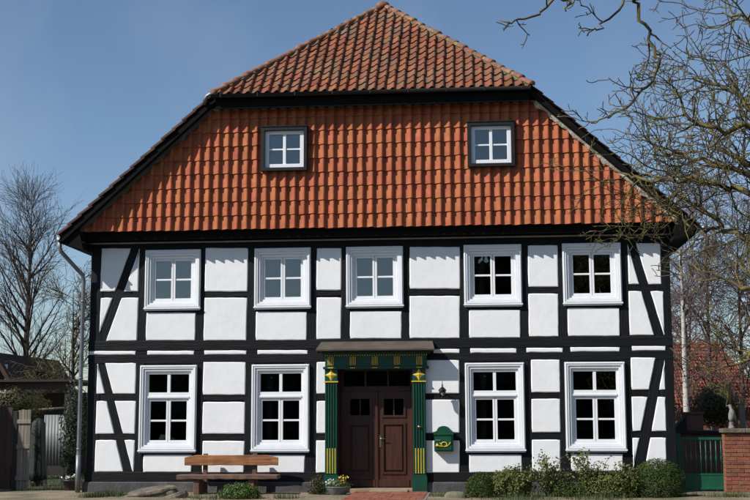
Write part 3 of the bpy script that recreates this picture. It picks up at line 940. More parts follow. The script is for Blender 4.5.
# slabs under the tiles
for sx in (-1, 1):
    mb = MB()
    top = (HX + 0.0)
    a = Vector((sx * EX, VERGE_Y + 0.02, EZ - 0.03)); b = Vector((sx * HX, VERGE_Y + 0.02, HZ - 0.03)); c = Vector((0, HY + HIP_RUN, RIDGE_Z - 0.03))
    d = Vector((0, DEPTH + 0.4, RIDGE_Z - 0.03)); e = Vector((sx * EX, DEPTH + 0.4, EZ - 0.03))
    nrm = Vector((sx * sn, 0, cs)) * 0.09
    P5 = [a, b, c, d, e]
    mb.add([p for p in P5] + [p - nrm for p in P5], [(0, 1, 2, 3, 4), (9, 8, 7, 6, 5)] + [(i, i + 5, (i + 1) % 5 + 5, (i + 1) % 5) for i in range(5)])
    ROOF = mb.build('main_roof', 'darkboard', HOUSE)
    uy = Vector((-sx * cs, 0, sn)); uz = Vector((sx * sn, 0, cs))
    ux = Vector((0, -sx * -1, 0)) if sx > 0 else Vector((0, -1, 0))
    # right slope: x axis points back (+Y); left slope: x axis points to the front (-Y)
    L = DEPTH + 0.4 - VERGE_Y
    org = Vector((sx * (EX + 0.03), VERGE_Y - 0.03 if sx > 0 else DEPTH + 0.4, EZ - 0.02))
    if sx < 0: ncol = int(L / TW) + 1; org.y = VERGE_Y - 0.03 + ncol * TW
    else: ncol = int(L / TW) + 1
    # hip plane cut: upright plane through hip line; keep what lies behind it
    hip_dir = Vector((-sx * HX, HIP_RUN, 0)).normalized()
    no = Vector((-sx * abs(hip_dir.y), -abs(hip_dir.x), 0))     # towards hip side (front / centre)
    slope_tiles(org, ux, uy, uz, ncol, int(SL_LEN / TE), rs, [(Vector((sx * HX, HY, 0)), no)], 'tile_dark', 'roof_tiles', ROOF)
    # barge board and mortar along the verge
    mb = MB()
    ins = Vector((-sx * cs, 0, sn)); dn = Vector((-sx * sn, 0, -cs))
    p0 = Vector((sx * (EX + 0.02), 0, EZ - 0.04)); p1 = Vector((sx * (HX + 0.02), 0, HZ - 0.04))
    q = []
    for y in (VERGE_Y + 0.0, VERGE_Y + 0.05):
        for p in (p0, p1, p1 + dn * 0.10 + ins * 0.10, p0 + dn * 0.10 - ins * 0.0):
            q.append(Vector((p.x, y, p.z)))
    mb.add(q, [(0, 1, 2, 3), (7, 6, 5, 4), (0, 4, 5, 1), (1, 5, 6, 2), (2, 6, 7, 3), (3, 7, 4, 0)])
    mb.build('barge_board', 'darkboard', ROOF)
    # soffit strip behind the barge board
    mb = MB(); q = []
    for y in (VERGE_Y + 0.03, GY + 0.02):
        for p in (p0 + dn * 0.06, p1 + dn * 0.06, p1 + dn * 0.09, p0 + dn * 0.09): q.append(Vector((p.x, y, p.z)))
    mb.add(q, [(0, 1, 2, 3), (7, 6, 5, 4), (0, 4, 5, 1), (1, 5, 6, 2), (2, 6, 7, 3), (3, 7, 4, 0)])
    mb.build('verge_soffit', 'darkboard', ROOF)
    # mortar fillet where the tiles meet the verge
    n = 34
    vs_, fs = [], []
    for i in range(n + 1):
        t = i / n
        z = GZ0 + 0.02 + t * (GZ1 - 0.02 - GZ0)
        x = sx * half(z)
        w = 0.045 + 0.07 * mnoise.noise(Vector((t * 19, sx * 5, 0)))
        base = Vector((x, 0, z))
        for dd, y in ((w, GY - 0.085), (w * 0.3, GY - 0.12), (-0.035, GY - 0.13)):
            p = base + dn * dd
            vs_.append((p.x, y, p.z))
    for i in range(n):
        for k in range(2):
            fs.append((i * 3 + k, i * 3 + k + 1, i * 3 + k + 4, i * 3 + k + 3))
    MB().add(vs_, fs, True).build('mortar_fillet', 'mortar' if sx > 0 else 'plinth', ROOF)  # left fillet's dark material paints in the shade beside the verge
    # eave: gutter and soffit
    mb = MB()
    mb.box(min(sx * (XC - 0.05), sx * EX), max(sx * (XC - 0.05), sx * EX), VERGE_Y + 0.06, DEPTH + 0.3, EZ - 0.15, EZ - 0.12)
    mb.box(min(sx * (EX - 0.03), sx * EX), max(sx * (EX - 0.03), sx * EX), VERGE_Y + 0.061, DEPTH + 0.3, EZ - 0.152, EZ - 0.05)
    mb.build('eave_soffit', 'darkboard', ROOF)
    # box end closing the eave under the barge board
    mb = MB()
    x_in = sx * (half(GZ0) - 0.02)
    mb.prism([(sx * (EX + 0.01), EZ - 0.05), (x_in, EZ + 0.22), (sx * (XC - 0.02), EZ - 0.28), (sx * (EX - 0.06), EZ - 0.16)], VERGE_Y + 0.055, GY + 0.3)
    mb.build('eave_box_end', 'darkboard', ROOF)
    vs_, fs = [], []
    ns = 9
    gx = sx * (EX + 0.065)
    for y in (VERGE_Y - 0.02, DEPTH + 0.4):
        for k in range(ns):
            t = math.pi * k / (ns - 1)
            vs_.append((gx + 0.065 * math.cos(t), y, EZ - 0.03 - 0.065 * math.sin(t)))
    for k in range(ns - 1): fs.append((k, k + 1, ns + k + 1, ns + k))
    fs.append(tuple(range(ns)))
    MB().add(vs_, fs, True).build('gutter', 'zinc', ROOF)

# --- the half hip
HP = math.atan2(RIDGE_Z - HZ, HIP_RUN)
mb = MB()
a, b, c = Vector((-HX - 0.02, HY, HZ - 0.03)), Vector((HX + 0.02, HY, HZ - 0.03)), Vector((0, HY + HIP_RUN, RIDGE_Z - 0.03))
dz = Vector((0, 0, -0.07))
mb.add([a, b, c, a + dz, b + dz, c + dz], [(0, 1, 2), (5, 4, 3), (0, 3, 4, 1), (1, 4, 5, 2), (2, 5, 3, 0)])
HIP = mb.build('hip_roof', 'darkboard', HOUSE)
uxh, uyh, uzh = Vector((1, 0, 0)), Vector((0, math.cos(HP), math.sin(HP))), Vector((0, -math.sin(HP), math.cos(HP)))
cut = []
for sx in (-1, 1):
    hip_dir = Vector((-sx * HX, HIP_RUN, 0)).normalized()
    cut.append((Vector((sx * HX, HY, 0)), Vector((sx * abs(hip_dir.y), abs(hip_dir.x), 0))))
hl = HIP_RUN / math.cos(HP)
slope_tiles(Vector((-33 * TW / 2 - 0.0, HY - 0.04 * math.cos(HP), HZ - 0.01 - 0.04 * math.sin(HP))), uxh, uyh, uzh, 33, int(hl / TE) + 1, rs, cut, 'tile_old', 'roof_tiles', HIP,
            keep=lambda x, y: abs(x - 33 * TW / 2 + TW / 2) < HX * (1 - y / hl) + 0.3)
# hip and ridge tiles
def ridge_run(p0, p1, parent, n_, seed):
    r = random.Random(seed)
    d = (p1 - p0); L = d.length / n_; d.normalize()
    side = d.cross(Vector((0, 0, 1))).normalized(); up = side.cross(d)
    vs_, fs = [], []
    ns = 8
    for (y, rr, h) in ((0.0, 0.088, 0.014), (0.03, 0.086, 0.014), (L * 1.1, 0.070, -0.004)):
        for k in range(ns):
            t = math.pi * (k / (ns - 1)) * 1.1 - 0.05 * math.pi
            vs_.append((rr * math.cos(t), y, rr * 0.85 * math.sin(t) + h))
    for j in range(2):
        for k in range(ns - 1): fs.append((j * ns + k, j * ns + k + 1, (j + 1) * ns + k + 1, (j + 1) * ns + k))
    fs.append(tuple(range(ns - 1, -1, -1)))
    me = MB().add(vs_, fs, True).mesh('ridge_tile', 'ridge')
    for i in range(n_):
        p = p0 + d * (L * i)
        o = link('ridge_tile', me, parent)
        R = Matrix(((side.x, d.x, up.x, 0), (side.y, d.y, up.y, 0), (side.z, d.z, up.z, 0), (0, 0, 0, 1)))
        o.matrix_local = Matrix.Translation(p + up * r.gauss(0, 0.006)) @ R @ Matrix.Rotation(r.gauss(0, 0.03), 4, 'Z') @ Matrix.Rotation(r.gauss(0, 0.02), 4, 'Y')


apex = Vector((0, HY + HIP_RUN, RIDGE_Z + 0.03))
for sx in (-1, 1):
    ridge_run(Vector((sx * (HX + 0.03), HY - 0.03, HZ + 0.02)), apex, HIP, 17, 40 + sx)
ridge_run(apex, Vector((0, DEPTH + 0.4, RIDGE_Z + 0.03)), HIP, 28, 44)
# mortar bed under the hip tiles and a lump at the apex
for sx in (-1, 1):
    mb = MB()
    n = 30
    pts = [Vector((sx * HX, HY - 0.0, HZ + 0.01)).lerp(apex - Vector((0, 0, 0.03)), i / n) for i in range(n + 1)]
    rr = [0.066 + 0.02 * mnoise.noise(Vector((i * 0.9, sx, 2))) for i in range(n + 1)]
    mb.tube(pts, rr, 8); mb.build('mortar_bed', 'moss', HIP)
mb = MB()
mb.lathe([(0.15, -0.06), (0.17, 0.02), (0.13, 0.09), (0.06, 0.12), (0.01, 0.125)], 10, (apex.x, apex.y - 0.02, apex.z - 0.03)); mb.build('apex_cap', 'ridge', HIP)
# gutter and fascia of the hip
vs_, fs = [], []
ns = 9
for x in (-HX - 0.05, HX + 0.0):
    for k in range(ns):
        t = math.pi * k / (ns - 1)
        vs_.append((x, HY - 0.095 - 0.065 * math.cos(t), HZ - 0.03 - 0.075 * math.sin(t)))
for k in range(ns - 1): fs.append((k, k + 1, ns + k + 1, ns + k))
fs += [tuple(range(ns)), tuple(range(2 * ns - 1, ns - 1, -1))]
MB().add(vs_, fs, True).build('gutter', 'zinc_dark', HIP)
for i in range(9):
    x = -HX + 0.15 + i * (2 * HX - 0.3) / 8
    mb = MB(); mb.box(x - 0.012, x + 0.012, HY - 0.165, HY - 0.158, HZ - 0.10, HZ - 0.015); mb.build('gutter_bracket', 'zinc_dark', HIP)
mb = MB()
mb.box(-HX + 0.02, HX - 0.02, HY + 0.0, HY + 0.035, HZ - 0.31, HZ - 0.04)
mb.prism([(-HX + 0.03, HZ - 0.26), (HX - 0.03, HZ - 0.26), (HX - 0.03, HZ - 0.23), (-HX + 0.03, HZ - 0.23)], HY + 0.036, GY + 0.05)
mb.build('hip_fascia', 'darkboard', HIP, bevel=0.004)
# mortar course where the hung tiles end under the fascia
vs_, fs = [], []
n = 130
for i in range(n + 1):
    x = -half(GZ1) + 2 * half(GZ1) * i / n
    w = 0.02 * math.sin(x / TW * 2 * math.pi) + 0.006 * mnoise.noise(Vector((x * 5, 0, 0)))
    vs_ += [(x, GY - 0.115, GZ1 - 0.01 + w), (x, GY - 0.10, GZ1 + 0.035), (x, GY, GZ1 + 0.05)]
for i in range(n):
    for k in range(2): fs.append((i * 3 + k, (i + 1) * 3 + k, (i + 1) * 3 + k + 1, i * 3 + k + 1))
MB().add(vs_, fs, True).build('mortar_course', 'mortar', GABLE)
# short zinc elbow at the left gutter end
mb = MB()
e = Vector((-HX - 0.05, HY - 0.10, HZ - 0.02))
mb.tube([e + Vector((0.06, 0, 0)), e + Vector((-0.02, 0, 0.01)), e + Vector((-0.09, 0.01, -0.03)), e + Vector((-0.14, 0.03, -0.10)), e + Vector((-0.17, 0.1, -0.18))], 0.04, 10)
mb.build('gutter_elbow', 'zinc', HIP)
# downpipe on the left corner
mb = MB()
gx = -EX - 0.065
xp = at(80.5, 400, -0.1)[0]
mb.tube([(gx, -0.48, EZ - 0.08), (gx, -0.48, EZ - 0.22), (gx + 0.03, -0.46, EZ - 0.31), (xp - 0.10, -0.22, EZ - 0.66), (xp - 0.02, -0.15, EZ - 0.76), (xp, -0.12, EZ - 0.9), (xp, -0.12, 0.75), (xp, -0.12, 0.12)], 0.042, 12)
mb.tube([(xp, -0.12, 0.85), (xp, -0.12, 0.10)], 0.052, 12)
for z in (4.0, 2.4, 0.95): mb.tube([(xp, -0.12, z), (xp, -0.12, z + 0.035)], 0.05, 12)
mb.build('downpipe', 'zinc', HOUSE)

# ------------------------------------------------------------------ entrance
XL0, XL1 = at(325.3, 430)[0], at(338.2, 430)[0]
XR0, XR1 = at(413, 430)[0], at(426.2, 430)[0]
ZE0, ZE1 = at(376, 369, -0.1)[1], at(376, 354.0, -0.2)[1]
ZC0, ZC1 = at(376, 350, -0.4)[1], at(376, 341.5, -0.1)[1]
ent = MB()
xm0, xm1 = at(323.3, 362, -0.1)[0], at(428.8, 362, -0.1)[0]
ent.box(xm0 + 0.04, xm1 - 0.04, -0.13, 0.12, ZE0 + 0.045, ZE1)
ent.box(xm0, xm1, -0.16, 0.12, ZE0, ZE0 + 0.05)
ent.box(xm0 - 0.03, xm1 + 0.03, -0.22, 0.12, ZE1 - 0.002, ZE1 + 0.045)
ent.box(xm0 - 0.07, xm1 + 0.07, -0.30, 0.12, ZE1 + 0.043, ZC0 + 0.01)
SUR = ent.build('door_surround', 'green', HOUSE, bevel=0.008, segs=2)
# dentils (yellow dots under the cornice)
mb = MB()
nd = 44
for i in range(nd):
    x = xm0 + 0.02 + (xm1 - xm0 - 0.04) * (i + 0.5) / nd
    mb.box(x - 0.011, x + 0.011, -0.152, -0.125, ZE1 - 0.032, ZE1 - 0.006)
tag(mb.build('dentils', 'yellow', SUR), kind='stuff')
# triglyphs
for px_ in (330.8, 352.8, 374.8, 397, 419.2):
    x = at(px_, 361, -0.13)[0]
    zt, zb = ZE1 - 0.045, ZE0 + 0.055
    mb = MB()
    for k in (-1.5, -0.5, 0.5, 1.5):
        mb.box(x + k * 0.034 - 0.008, x + k * 0.034 + 0.008, -0.146, -0.125, zb + 0.022, zt)
    mb.build('triglyph', 'yellow', SUR, bevel=0.003)
    mb = MB(); mb.box(x - 0.055, x + 0.055, -0.176, -0.155, ZE0 + 0.014, ZE0 + 0.034); mb.build('guttae_bar', 'yellow', SUR, bevel=0.003)
    mb = MB(); mb.box(x - 0.072, x + 0.072, -0.138, -0.12, zb + 0.0, zt + 0.01); mb.build('triglyph_block', 'green', SUR, bevel=0.004)
# pilasters with flutes
ZST = at(331, 382, -0.1)[1]                 # line under the star
ZF0, ZF1 = at(331, 475.5, -0.1)[1], at(331, 448.5, -0.1)[1]
for (xa, xb) in ((XL0, XL1), (XR0, XR1)):
    mb = MB()
    w = xb - xa
    mb.box(xa + 0.004, xb - 0.004, -0.085, 0.13, GZ, ZE0 + 0.002)
    n = 5
    for k in range(n):
        x = xa + w * (k + 0.5) / n
        mb.box(x - w * 0.058, x + w * 0.058, -0.112, -0.08, ZF0 + 0.03, ZST - 0.03)
    mb.box(xa + 0.001, xb - 0.001, -0.112, -0.08, ZST + 0.012, ZE0 - 0.001)
    pil = mb.build('pilaster', 'green', SUR, bevel=0.006, segs=2)
    mb = MB(); mb.box(xa - 0.018, xb + 0.018, -0.125, 0.12, GZ - 0.02, ZF0 - 0.02); mb.box(xa - 0.008, xb + 0.008, -0.117, 0.1, ZF0 - 0.022, ZF0 + 0.012)
    mb.build('pilaster_base', 'green', SUR, bevel=0.006, segs=2)
    mb = MB(); mb.box(xa - 0.012, xb + 0.012, -0.126, -0.07, ZST - 0.012, ZST + 0.013); mb.build('capital_line', 'yellow', SUR, bevel=0.003)
    # four-pointed star
    cx_, cz_ = (xa + xb) / 2, (ZST + ZE0) / 2 + 0.01
    R_, r_ = 0.125, 0.062
    poly = []
    for k in range(8):
        t = math.pi / 2 + k * math.pi / 4
        q = R_ if k % 2 == 0 else r_
        poly.append((cx_ + q * math.cos(t), cz_ + q * math.sin(t)))
    n = len(poly)
    vs_ = [(p[0], -0.1125, p[1]) for p in poly] + [(cx_, -0.136, cz_)] + [(p[0], -0.10, p[1]) for p in poly]
    fs = [(i, (i + 1) % n, n) for i in range(n)] + [(i, n + 1 + i, n + 1 + (i + 1) % n, (i + 1) % n) for i in range(n)]
    MB().add(vs_, fs).build('star_ornament', 'yellow', SUR)
    for k in range(4):
        x = xa + w * (k + 1) / n * n / 5
        mb = MB(); mb.box(x - 0.0125, x + 0.0125, -0.105, -0.08, ZF0 + 0.035, ZF1); mb.build('flute_inlay', 'yellow', SUR, bevel=0.003)
# doorbell knob
mb = MB(); bx, bz = at(419.2, 427, -0.12)
mb.tube([(bx, -0.11, bz), (bx, -0.122, bz)], 0.036, 16); mb.tube([(bx, -0.12, bz), (bx, -0.14, bz), (bx, -0.152, bz)], [0.02, 0.026, 0.012], 14)
mb.build('doorbell', 'brass', SUR)
# canopy roof
xa, xb = at(316, 349, -0.42)[0], at(434.5, 349, -0.42)[0]
mb = MB()
mb.add([(xa, -0.43, ZC0 - 0.012), (xb, -0.43, ZC0 - 0.012), (xb, -0.43, ZC0 + 0.028), (xa, -0.43, ZC0 + 0.028),
        (xa + 0.05, -0.012, ZC0 - 0.012), (xb - 0.05, -0.012, ZC0 - 0.012), (xb - 0.05, -0.012, ZC1 + 0.01), (xa + 0.05, -0.012, ZC1 + 0.01)],
       [(0, 1, 2, 3), (3, 2, 6, 7), (4, 7, 6, 5), (0, 4, 5, 1), (0, 3, 7, 4), (1, 5, 6, 2)])
mb.build('canopy_roof', 'canopy', SUR, bevel=0.006)
# recess lining
RY = 0.36
mb = MB()
mb.box(DX0 - 0.03, DX0 + 0.012, 0.0, RY + 0.1, GZ, DZ1 + 0.02)
mb.box(DX1 - 0.012, DX1 + 0.03, 0.0, RY + 0.1, GZ, DZ1 + 0.02)
mb.box(DX0 - 0.03, DX1 + 0.03, 0.0, RY + 0.1, DZ1 - 0.012, DZ1 + 0.03)
mb.build('door_recess', 'door', HOUSE)
# frame with transom light
ZTR1, ZTR0 = at(376, 386.2, RY)[1], at(376, 391.3, RY)[1]
ZDB = GZ + 0.085
mb = MB()
x0, x1 = DX0 + 0.012, DX1 - 0.012
mb.box(x0, x0 + 0.06, RY - 0.01, RY + 0.08, ZDB, DZ1 - 0.012); mb.box(x1 - 0.06, x1, RY - 0.01, RY + 0.08, ZDB, DZ1 - 0.012)
mb.box(x0 + 0.05, x1 - 0.05, RY - 0.035, RY + 0.08, ZTR0, ZTR1); mb.box(x0 + 0.05, x1 - 0.05, RY - 0.012, RY + 0.078, DZ1 - 0.07, DZ1 - 0.013)
mb.box(x0 + 0.05, x1 - 0.05, RY - 0.055, RY - 0.03, ZTR0 + 0.03, ZTR0 + 0.07)
DFR = mb.build('door_frame', 'door', HOUSE, bevel=0.006)
for k in range(3):
    xa = x0 + 0.05 + (x1 - x0 - 0.1) * k / 3; xb = x0 + 0.05 + (x1 - x0 - 0.1) * (k + 1) / 3
    mb = MB(); mb.box(xa, xb, RY + 0.03, RY + 0.034, ZTR1, DZ1 - 0.06); mb.build('pane', 'glass', DFR)
    if k: mb = MB(); mb.box(xa - 0.018, xa + 0.018, RY + 0.005, RY + 0.06, ZTR1 - 0.005, DZ1 - 0.06); mb.build('glazing_bar', 'door', DFR, bevel=0.004)
# leaves
xa_, xb_ = x0 + 0.055, x1 - 0.055
xmid = at(377, 430, RY)[0]
for s, (xa, xb) in enumerate(((xa_, xmid - 0.002), (xmid + 0.002, xb_))):
    w = xb - xa
    zt, zb = ZTR0 + 0.005, ZDB
    H = zt - zb
    gz0, gz1 = zb + H * 0.735, zb + H * 0.93
    mz0, mz1 = zb + H * 0.15, zb + H * 0.66
    ix0, ix1 = xa + 0.12, xb - 0.12
    mb = MB()
    hs = [(ix0, ix1, gz0, gz1), (ix0, ix1, mz0, mz1)]
    wall_with_holes(mb, xa, xb, zb, zt, hs, RY, RY + 0.05)
    leaf = mb.build('door_leaf', 'door', HOUSE)
    for (a_, b_) in ((gz0, gz1), (mz0, mz1)):
        mb = MB(); mb.ring(ix0 - 0.025, ix1 + 0.025, a_ - 0.025, b_ + 0.025, 0.05, 0.05, 0.05, 0.05, RY - 0.022, RY + 0.03); mb.build('moulding', 'door', leaf, bevel=0.008, segs=2)
    mb = MB(); mb.box(ix0, ix1, RY + 0.028, RY + 0.045, mz0, mz1)
    pn = [(ix0 + 0.06, mz0 + 0.06), (ix1 - 0.06, mz0 + 0.06), (ix1 - 0.06, mz1 - 0.06), (ix0 + 0.06, mz1 - 0.06)]
    mb.box(ix0 + 0.055, ix1 - 0.055, RY + 0.002, RY + 0.03, mz0 + 0.055, mz1 - 0.055)
    mb.build('panel', 'door', leaf, bevel=0.018)
    mb = MB(); mb.box(ix0, ix1, RY + 0.03, RY + 0.034, gz0, gz1); mb.build('pane', 'glass', leaf)
    xc_ = (ix0 + ix1) / 2; zc_ = (gz0 + gz1) / 2
    mb = MB(); mb.box(xc_ - 0.012, xc_ + 0.012, RY + 0.01, RY + 0.045, gz0, gz1); mb.build('glazing_bar', 'door', leaf)
    mb = MB(); mb.box(xa + 0.03, xb - 0.03, RY - 0.02, RY + 0.004, zb + 0.02, zb + 0.16); mb.build('kick_board', 'door', leaf, bevel=0.008)
    if s == 1:
        mb = MB(); hx, hz = at(380.3, 440.5, RY - 0.02)
        mb.box(hx - 0.02, hx + 0.02, RY - 0.012, RY + 0.002, hz - 0.14, hz + 0.10)
        mb.tube([(hx, RY - 0.01, hz + 0.04), (hx, RY - 0.055, hz + 0.04), (hx + 0.02, RY - 0.062, hz + 0.04), (hx + 0.11, RY - 0.06, hz + 0.035)], [0.011, 0.011, 0.011, 0.009], 8)
        mb.build('handle', 'brass', leaf)
mb = MB(); mb.box(xmid - 0.03, xmid + 0.03, RY - 0.03, RY + 0.002, ZDB, ZTR0); mb.build('meeting_stile', 'door', DFR, bevel=0.008)
# doorstep slab and bricks
mb = MB(); mb.box(DX0 - 0.02, DX1 + 0.02, 0.02, RY + 0.12, GZ - 0.05, ZDB); mb.build('threshold', 'sandstone', HOUSE, bevel=0.008)

# ---- brick path in front of the door
bp0, bp1 = at(351, 494, -0.9)[0], at(428, 494, -0.9)[0]
mb = MB(); mb.box(bp0 - 0.02, bp1 + 0.02, -3.2, 0.02, GZ - 0.1, GZ + 0.025); PATH = tag(mb.build('brick_path', 'joint'), kind='structure')
bme = MB().box(-0.117, 0.117, -0.054, 0.054, -0.04, 0.04).mesh('brick', 'brick', 0.006)
rb = random.Random(21)
row = 0
y = -0.05
while y > -3.1:
    x = bp0 + (0.0 if row % 2 else 0.12)
    while x + 0.234 < bp1 + 0.06:
        o = link('brick', bme, PATH, (x + 0.117, y, GZ + 0.0 + rb.gauss(0, 0.004))); o.rotation_euler = (rb.gauss(0, .01), rb.gauss(0, .01), rb.gauss(0, .012))
        x += 0.245
    y -= 0.119; row += 1
ds = MB(); a = at(370, 491, -0.25)[0]; b = at(408, 491, -0.25)[0]
ds.box(a, b, -0.36, 0.0, GZ + 0.03, GZ + 0.075)
tag(ds.build('doorstep_slab', 'sandstone', None, 0.008), 'pale sandstone slab lying before the brown front door', 'slab')


# ------------------------------------------------------------------ things on the wall
def letterbox():
    x0, z1 = at(433.6, 426, -0.1); x1, z0 = at(454, 451.5, -0.1)
    cx_ = (x0 + x1) / 2
    root = thing('letterbox', 'green wall letterbox with arched lid and yellow post horn right of the door', 'letterbox', (cx_, 0, z0))
    w, h = (x1 - x0), (z1 - z0)
    hw = w / 2
    # body
    m_ = MB(); m_.box(-hw * 0.94, hw * 0.94, -0.19, -0.012, 0.0, h * 0.66); m_.build('body', 'box_green', root, bevel=0.006, segs=2)
    # arched lid
    poly = [(-hw, h * 0.64), (hw, h * 0.64), (hw, h * 0.76)]
    poly += [(hw * 0.72, h * 0.80)]
    for k in range(9):
        t = math.pi * k / 8
        poly.append((hw * 0.66 * math.cos(t), h * 0.82 + h * 0.18 * math.sin(t)))
    poly += [(-hw * 0.72, h * 0.80), (-hw, h * 0.76)]
    m_ = MB(); m_.prism(poly, -0.215, -0.012); m_.build('lid', 'box_green', root, bevel=0.006, segs=2)
    m_ = MB(); m_.box(-hw * 0.8, hw * 0.8, -0.205, -0.18, h * 0.05, h * 0.60); m_.build('door', 'box_green', root, bevel=0.008, segs=2)
    # post horn: coil, tube, bell and mouthpiece
    m_ = MB(); pts = []
    yy = -0.212; cz = h * 0.28
    for k in range(21):
        t = 2 * math.pi * k / 20 - math.pi / 2
        pts.append((0.045 * math.cos(t) * 1.2 + 0.01, yy, cz + 0.045 * math.sin(t)))
    m_.tube(pts, 0.010, 6)
    m_.tube([(0.01, yy, cz - 0.045), (-0.06, yy, cz - 0.04), (-0.105, yy, cz - 0.028), (-0.15, yy, cz - 0.008)], [0.010, 0.011, 0.018, 0.036], 8)
    m_.tube([(0.01, yy, cz - 0.045), (0.07, yy, cz - 0.038), (0.11, yy, cz + 0.0), (0.135, yy, cz + 0.04)], [0.010, 0.009, 0.007, 0.012], 6)
    m_.tube([(-0.02, yy, cz - 0.03), (-0.05, yy, cz + 0.01), (-0.075, yy, cz + 0.03)], [0.008, 0.009, 0.005], 6)
    m_.build('post_horn', 'yellow', root)
    m_ = MB(); m_.box(-hw * 0.82, -hw * 0.28, -0.2155, -0.203, h * 0.42, h * 0.47, Matrix.Translation((0, 0, 0))); m_.build('name_plate', 'zinc', root)


letterbox()


def lantern():
    x, z = at(442.5, 392.5, -0.15)
    root = thing('wall_lantern', 'small black wrought iron wall lantern above the green letterbox', 'lantern', (x, 0, z))
    m_ = MB(); m_.tube([(0, 0.0, 0.02), (0, -0.02, 0.02)], 0.05, 12); m_.tube([(0, -0.01, 0.02), (0, -0.1, 0.06), (0, -0.17, 0.10), (0, -0.22, 0.09)], [0.014, 0.011, 0.011, 0.010], 7)
    m_.build('bracket', 'iron', root)
    m_ = MB(); m_.lathe([(0.085, 0.0), (0.075, 0.022), (0.05, 0.05), (0.02, 0.075), (0.012, 0.10), (0.017, 0.115), (0.008, 0.135), (0.004, 0.20), (0.001, 0.215)], 8, (0, -0.22, 0.03)); m_.build('cap', 'iron', root)
    m_ = MB()
    for k in range(6):
        t = k * math.pi / 3
        m_.tube([(0.065 * math.cos(t), -0.22 + 0.065 * math.sin(t), 0.03), (0.045 * math.cos(t), -0.22 + 0.045 * math.sin(t), -0.10)], 0.006, 5)
    m_.lathe([(0.05, -0.012), (0.05, 0.0), (0.01, 0.0)], 8, (0, -0.22, -0.10)); m_.build('cage', 'iron', root)
    m_ = MB(); m_.lathe([(0.040, -0.10), (0.058, 0.025)], 6, (0, -0.22, 0.0)); m_.build('glass', 'glass', root)
    m_ = MB(); m_.lathe([(0.012, -0.09), (0.012, -0.05), (0.024, -0.03), (0.02, 0.0), (0.004, 0.01)], 8, (0, -0.22, 0.0)); m_.build('bulb', 'petal', root)


lantern()


# ------------------------------------------------------------------ bench
def bench():
    Y = -0.55
    gx, _ = at(228, 490, Y)
    root = thing('rustic_bench', 'rustic wooden plank bench before the lower windows left of the door', 'bench', (gx, Y, GZ))
    loc = lambda px, py, yy: (at(px, py, yy)[0] - gx, yy - Y, at(px, py, yy)[1] - GZ)
    def plank(name, x0, x1, y0, y1, z0, z1, m, seed, taper=0.0, rough_=0.012):
        r = random.Random(seed)
        n = 16
        vs_, fs = [], []
        for i in range(n + 1):
            t = i / n
            x = x0 + (x1 - x0) * t
            e = r.uniform(-rough_, rough_)
            zt = z1 + 0.5 * e - (taper * max(0, 1 - min(t, 1 - t) / 0.12))
            zb_ = z0 + r.uniform(-rough_, rough_)
            yf = y0 + r.uniform(-rough_, rough_)
            ch = 0.012
            vs_ += [(x, yf, zb_ + ch), (x, yf, zt - ch), (x, yf + ch, zt), (x, y1 - ch, zt), (x, y1, zt - ch), (x, y1, zb_ + ch), (x, y1 - ch, zb_), (x, yf + ch, zb_)]
        for i in range(n):
            for k in range(8): fs.append((i * 8 + k, (i + 1) * 8 + k, (i + 1) * 8 + (k + 1) % 8, i * 8 + (k + 1) % 8))
        fs += [tuple(range(8)), tuple(n * 8 + 7 - k for k in range(8))]
        MB().add(vs_, fs).build(name, m, root)
    s0 = loc(176.5, 476, -0.8); s1 = loc(277, 476, -0.8)
    seat_z = loc(228, 475.0, -0.75)[2]
    plank('seat', s0[0], s1[0], -0.26, 0.17, seat_z - 0.085, seat_z, 'bench_dark', 4, 0.0, 0.010)
    b0 = loc(184.8, 460, -0.33); b1 = loc(278, 460, -0.33)
    bz0, bz1 = loc(228, 465.3, -0.33)[2], loc(228, 455.2, -0.33)[2]
    plank('backrest', b0[0], b1[0], 0.20, 0.265, bz0, bz1, 'bench', 9, 0.045, 0.006)
    for px_ in (205.5, 255):
        x = loc(px_, 460, -0.25)[0]
        m_ = MB(); m_.box(x - 0.045, x + 0.045, 0.268, 0.34, 0.0, bz1 + 0.03); m_.build('back_post', 'bench_dark', root, bevel=0.008)
    for px_ in (198, 252.5):
        x = loc(px_, 490, -0.6)[0]
        m_ = MB(); m_.box(x - 0.06, x + 0.06, -0.20, 0.14, -0.03, seat_z - 0.085); m_.build('leg', 'bench_dark', root, bevel=0.012)
        m_ = MB(); m_.box(x - 0.05, x + 0.05, 0.13, 0.275, 0.18, 0.27); m_.build('stretcher', 'bench_dark', root, bevel=0.008)


bench()


# ------------------------------------------------------------------ stones
def stone(name, px, py, Y, sx, sy, sz, seed, m, label, tilt=(0, 0, 0)):
    bm = bmesh.new()
    bmesh.ops.create_icosphere(bm, subdivisions=3, radius=1.0)
    for v in bm.verts:
        d = v.co.normalized()
        k = 1 + 0.22 * mnoise.noise(d * 1.3 + Vector((seed, 0, 0))) + 0.10 * mnoise.noise(d * 3.1 + Vector((0, seed, 0)))
        q = Vector((math.copysign(abs(d.x) ** 0.7, d.x), math.copysign(abs(d.y) ** 0.7, d.y), math.copysign(abs(d.z) ** 0.55, d.z)))
        v.co = Vector((q.x * sx * k, q.y * sy * k, q.z * sz * (0.85 + 0.15 * k)))
    for f_ in bm.faces: f_.smooth = True
    me = bpy.data.meshes.new(name); bm.to_mesh(me); bm.free(); me.materials.append(M[m])
    X, Z = at(px, py, Y)
    o = link(name, me, None, (X, Y, Z)); o.rotation_euler = tilt
    return tag(o, label, 'stone')


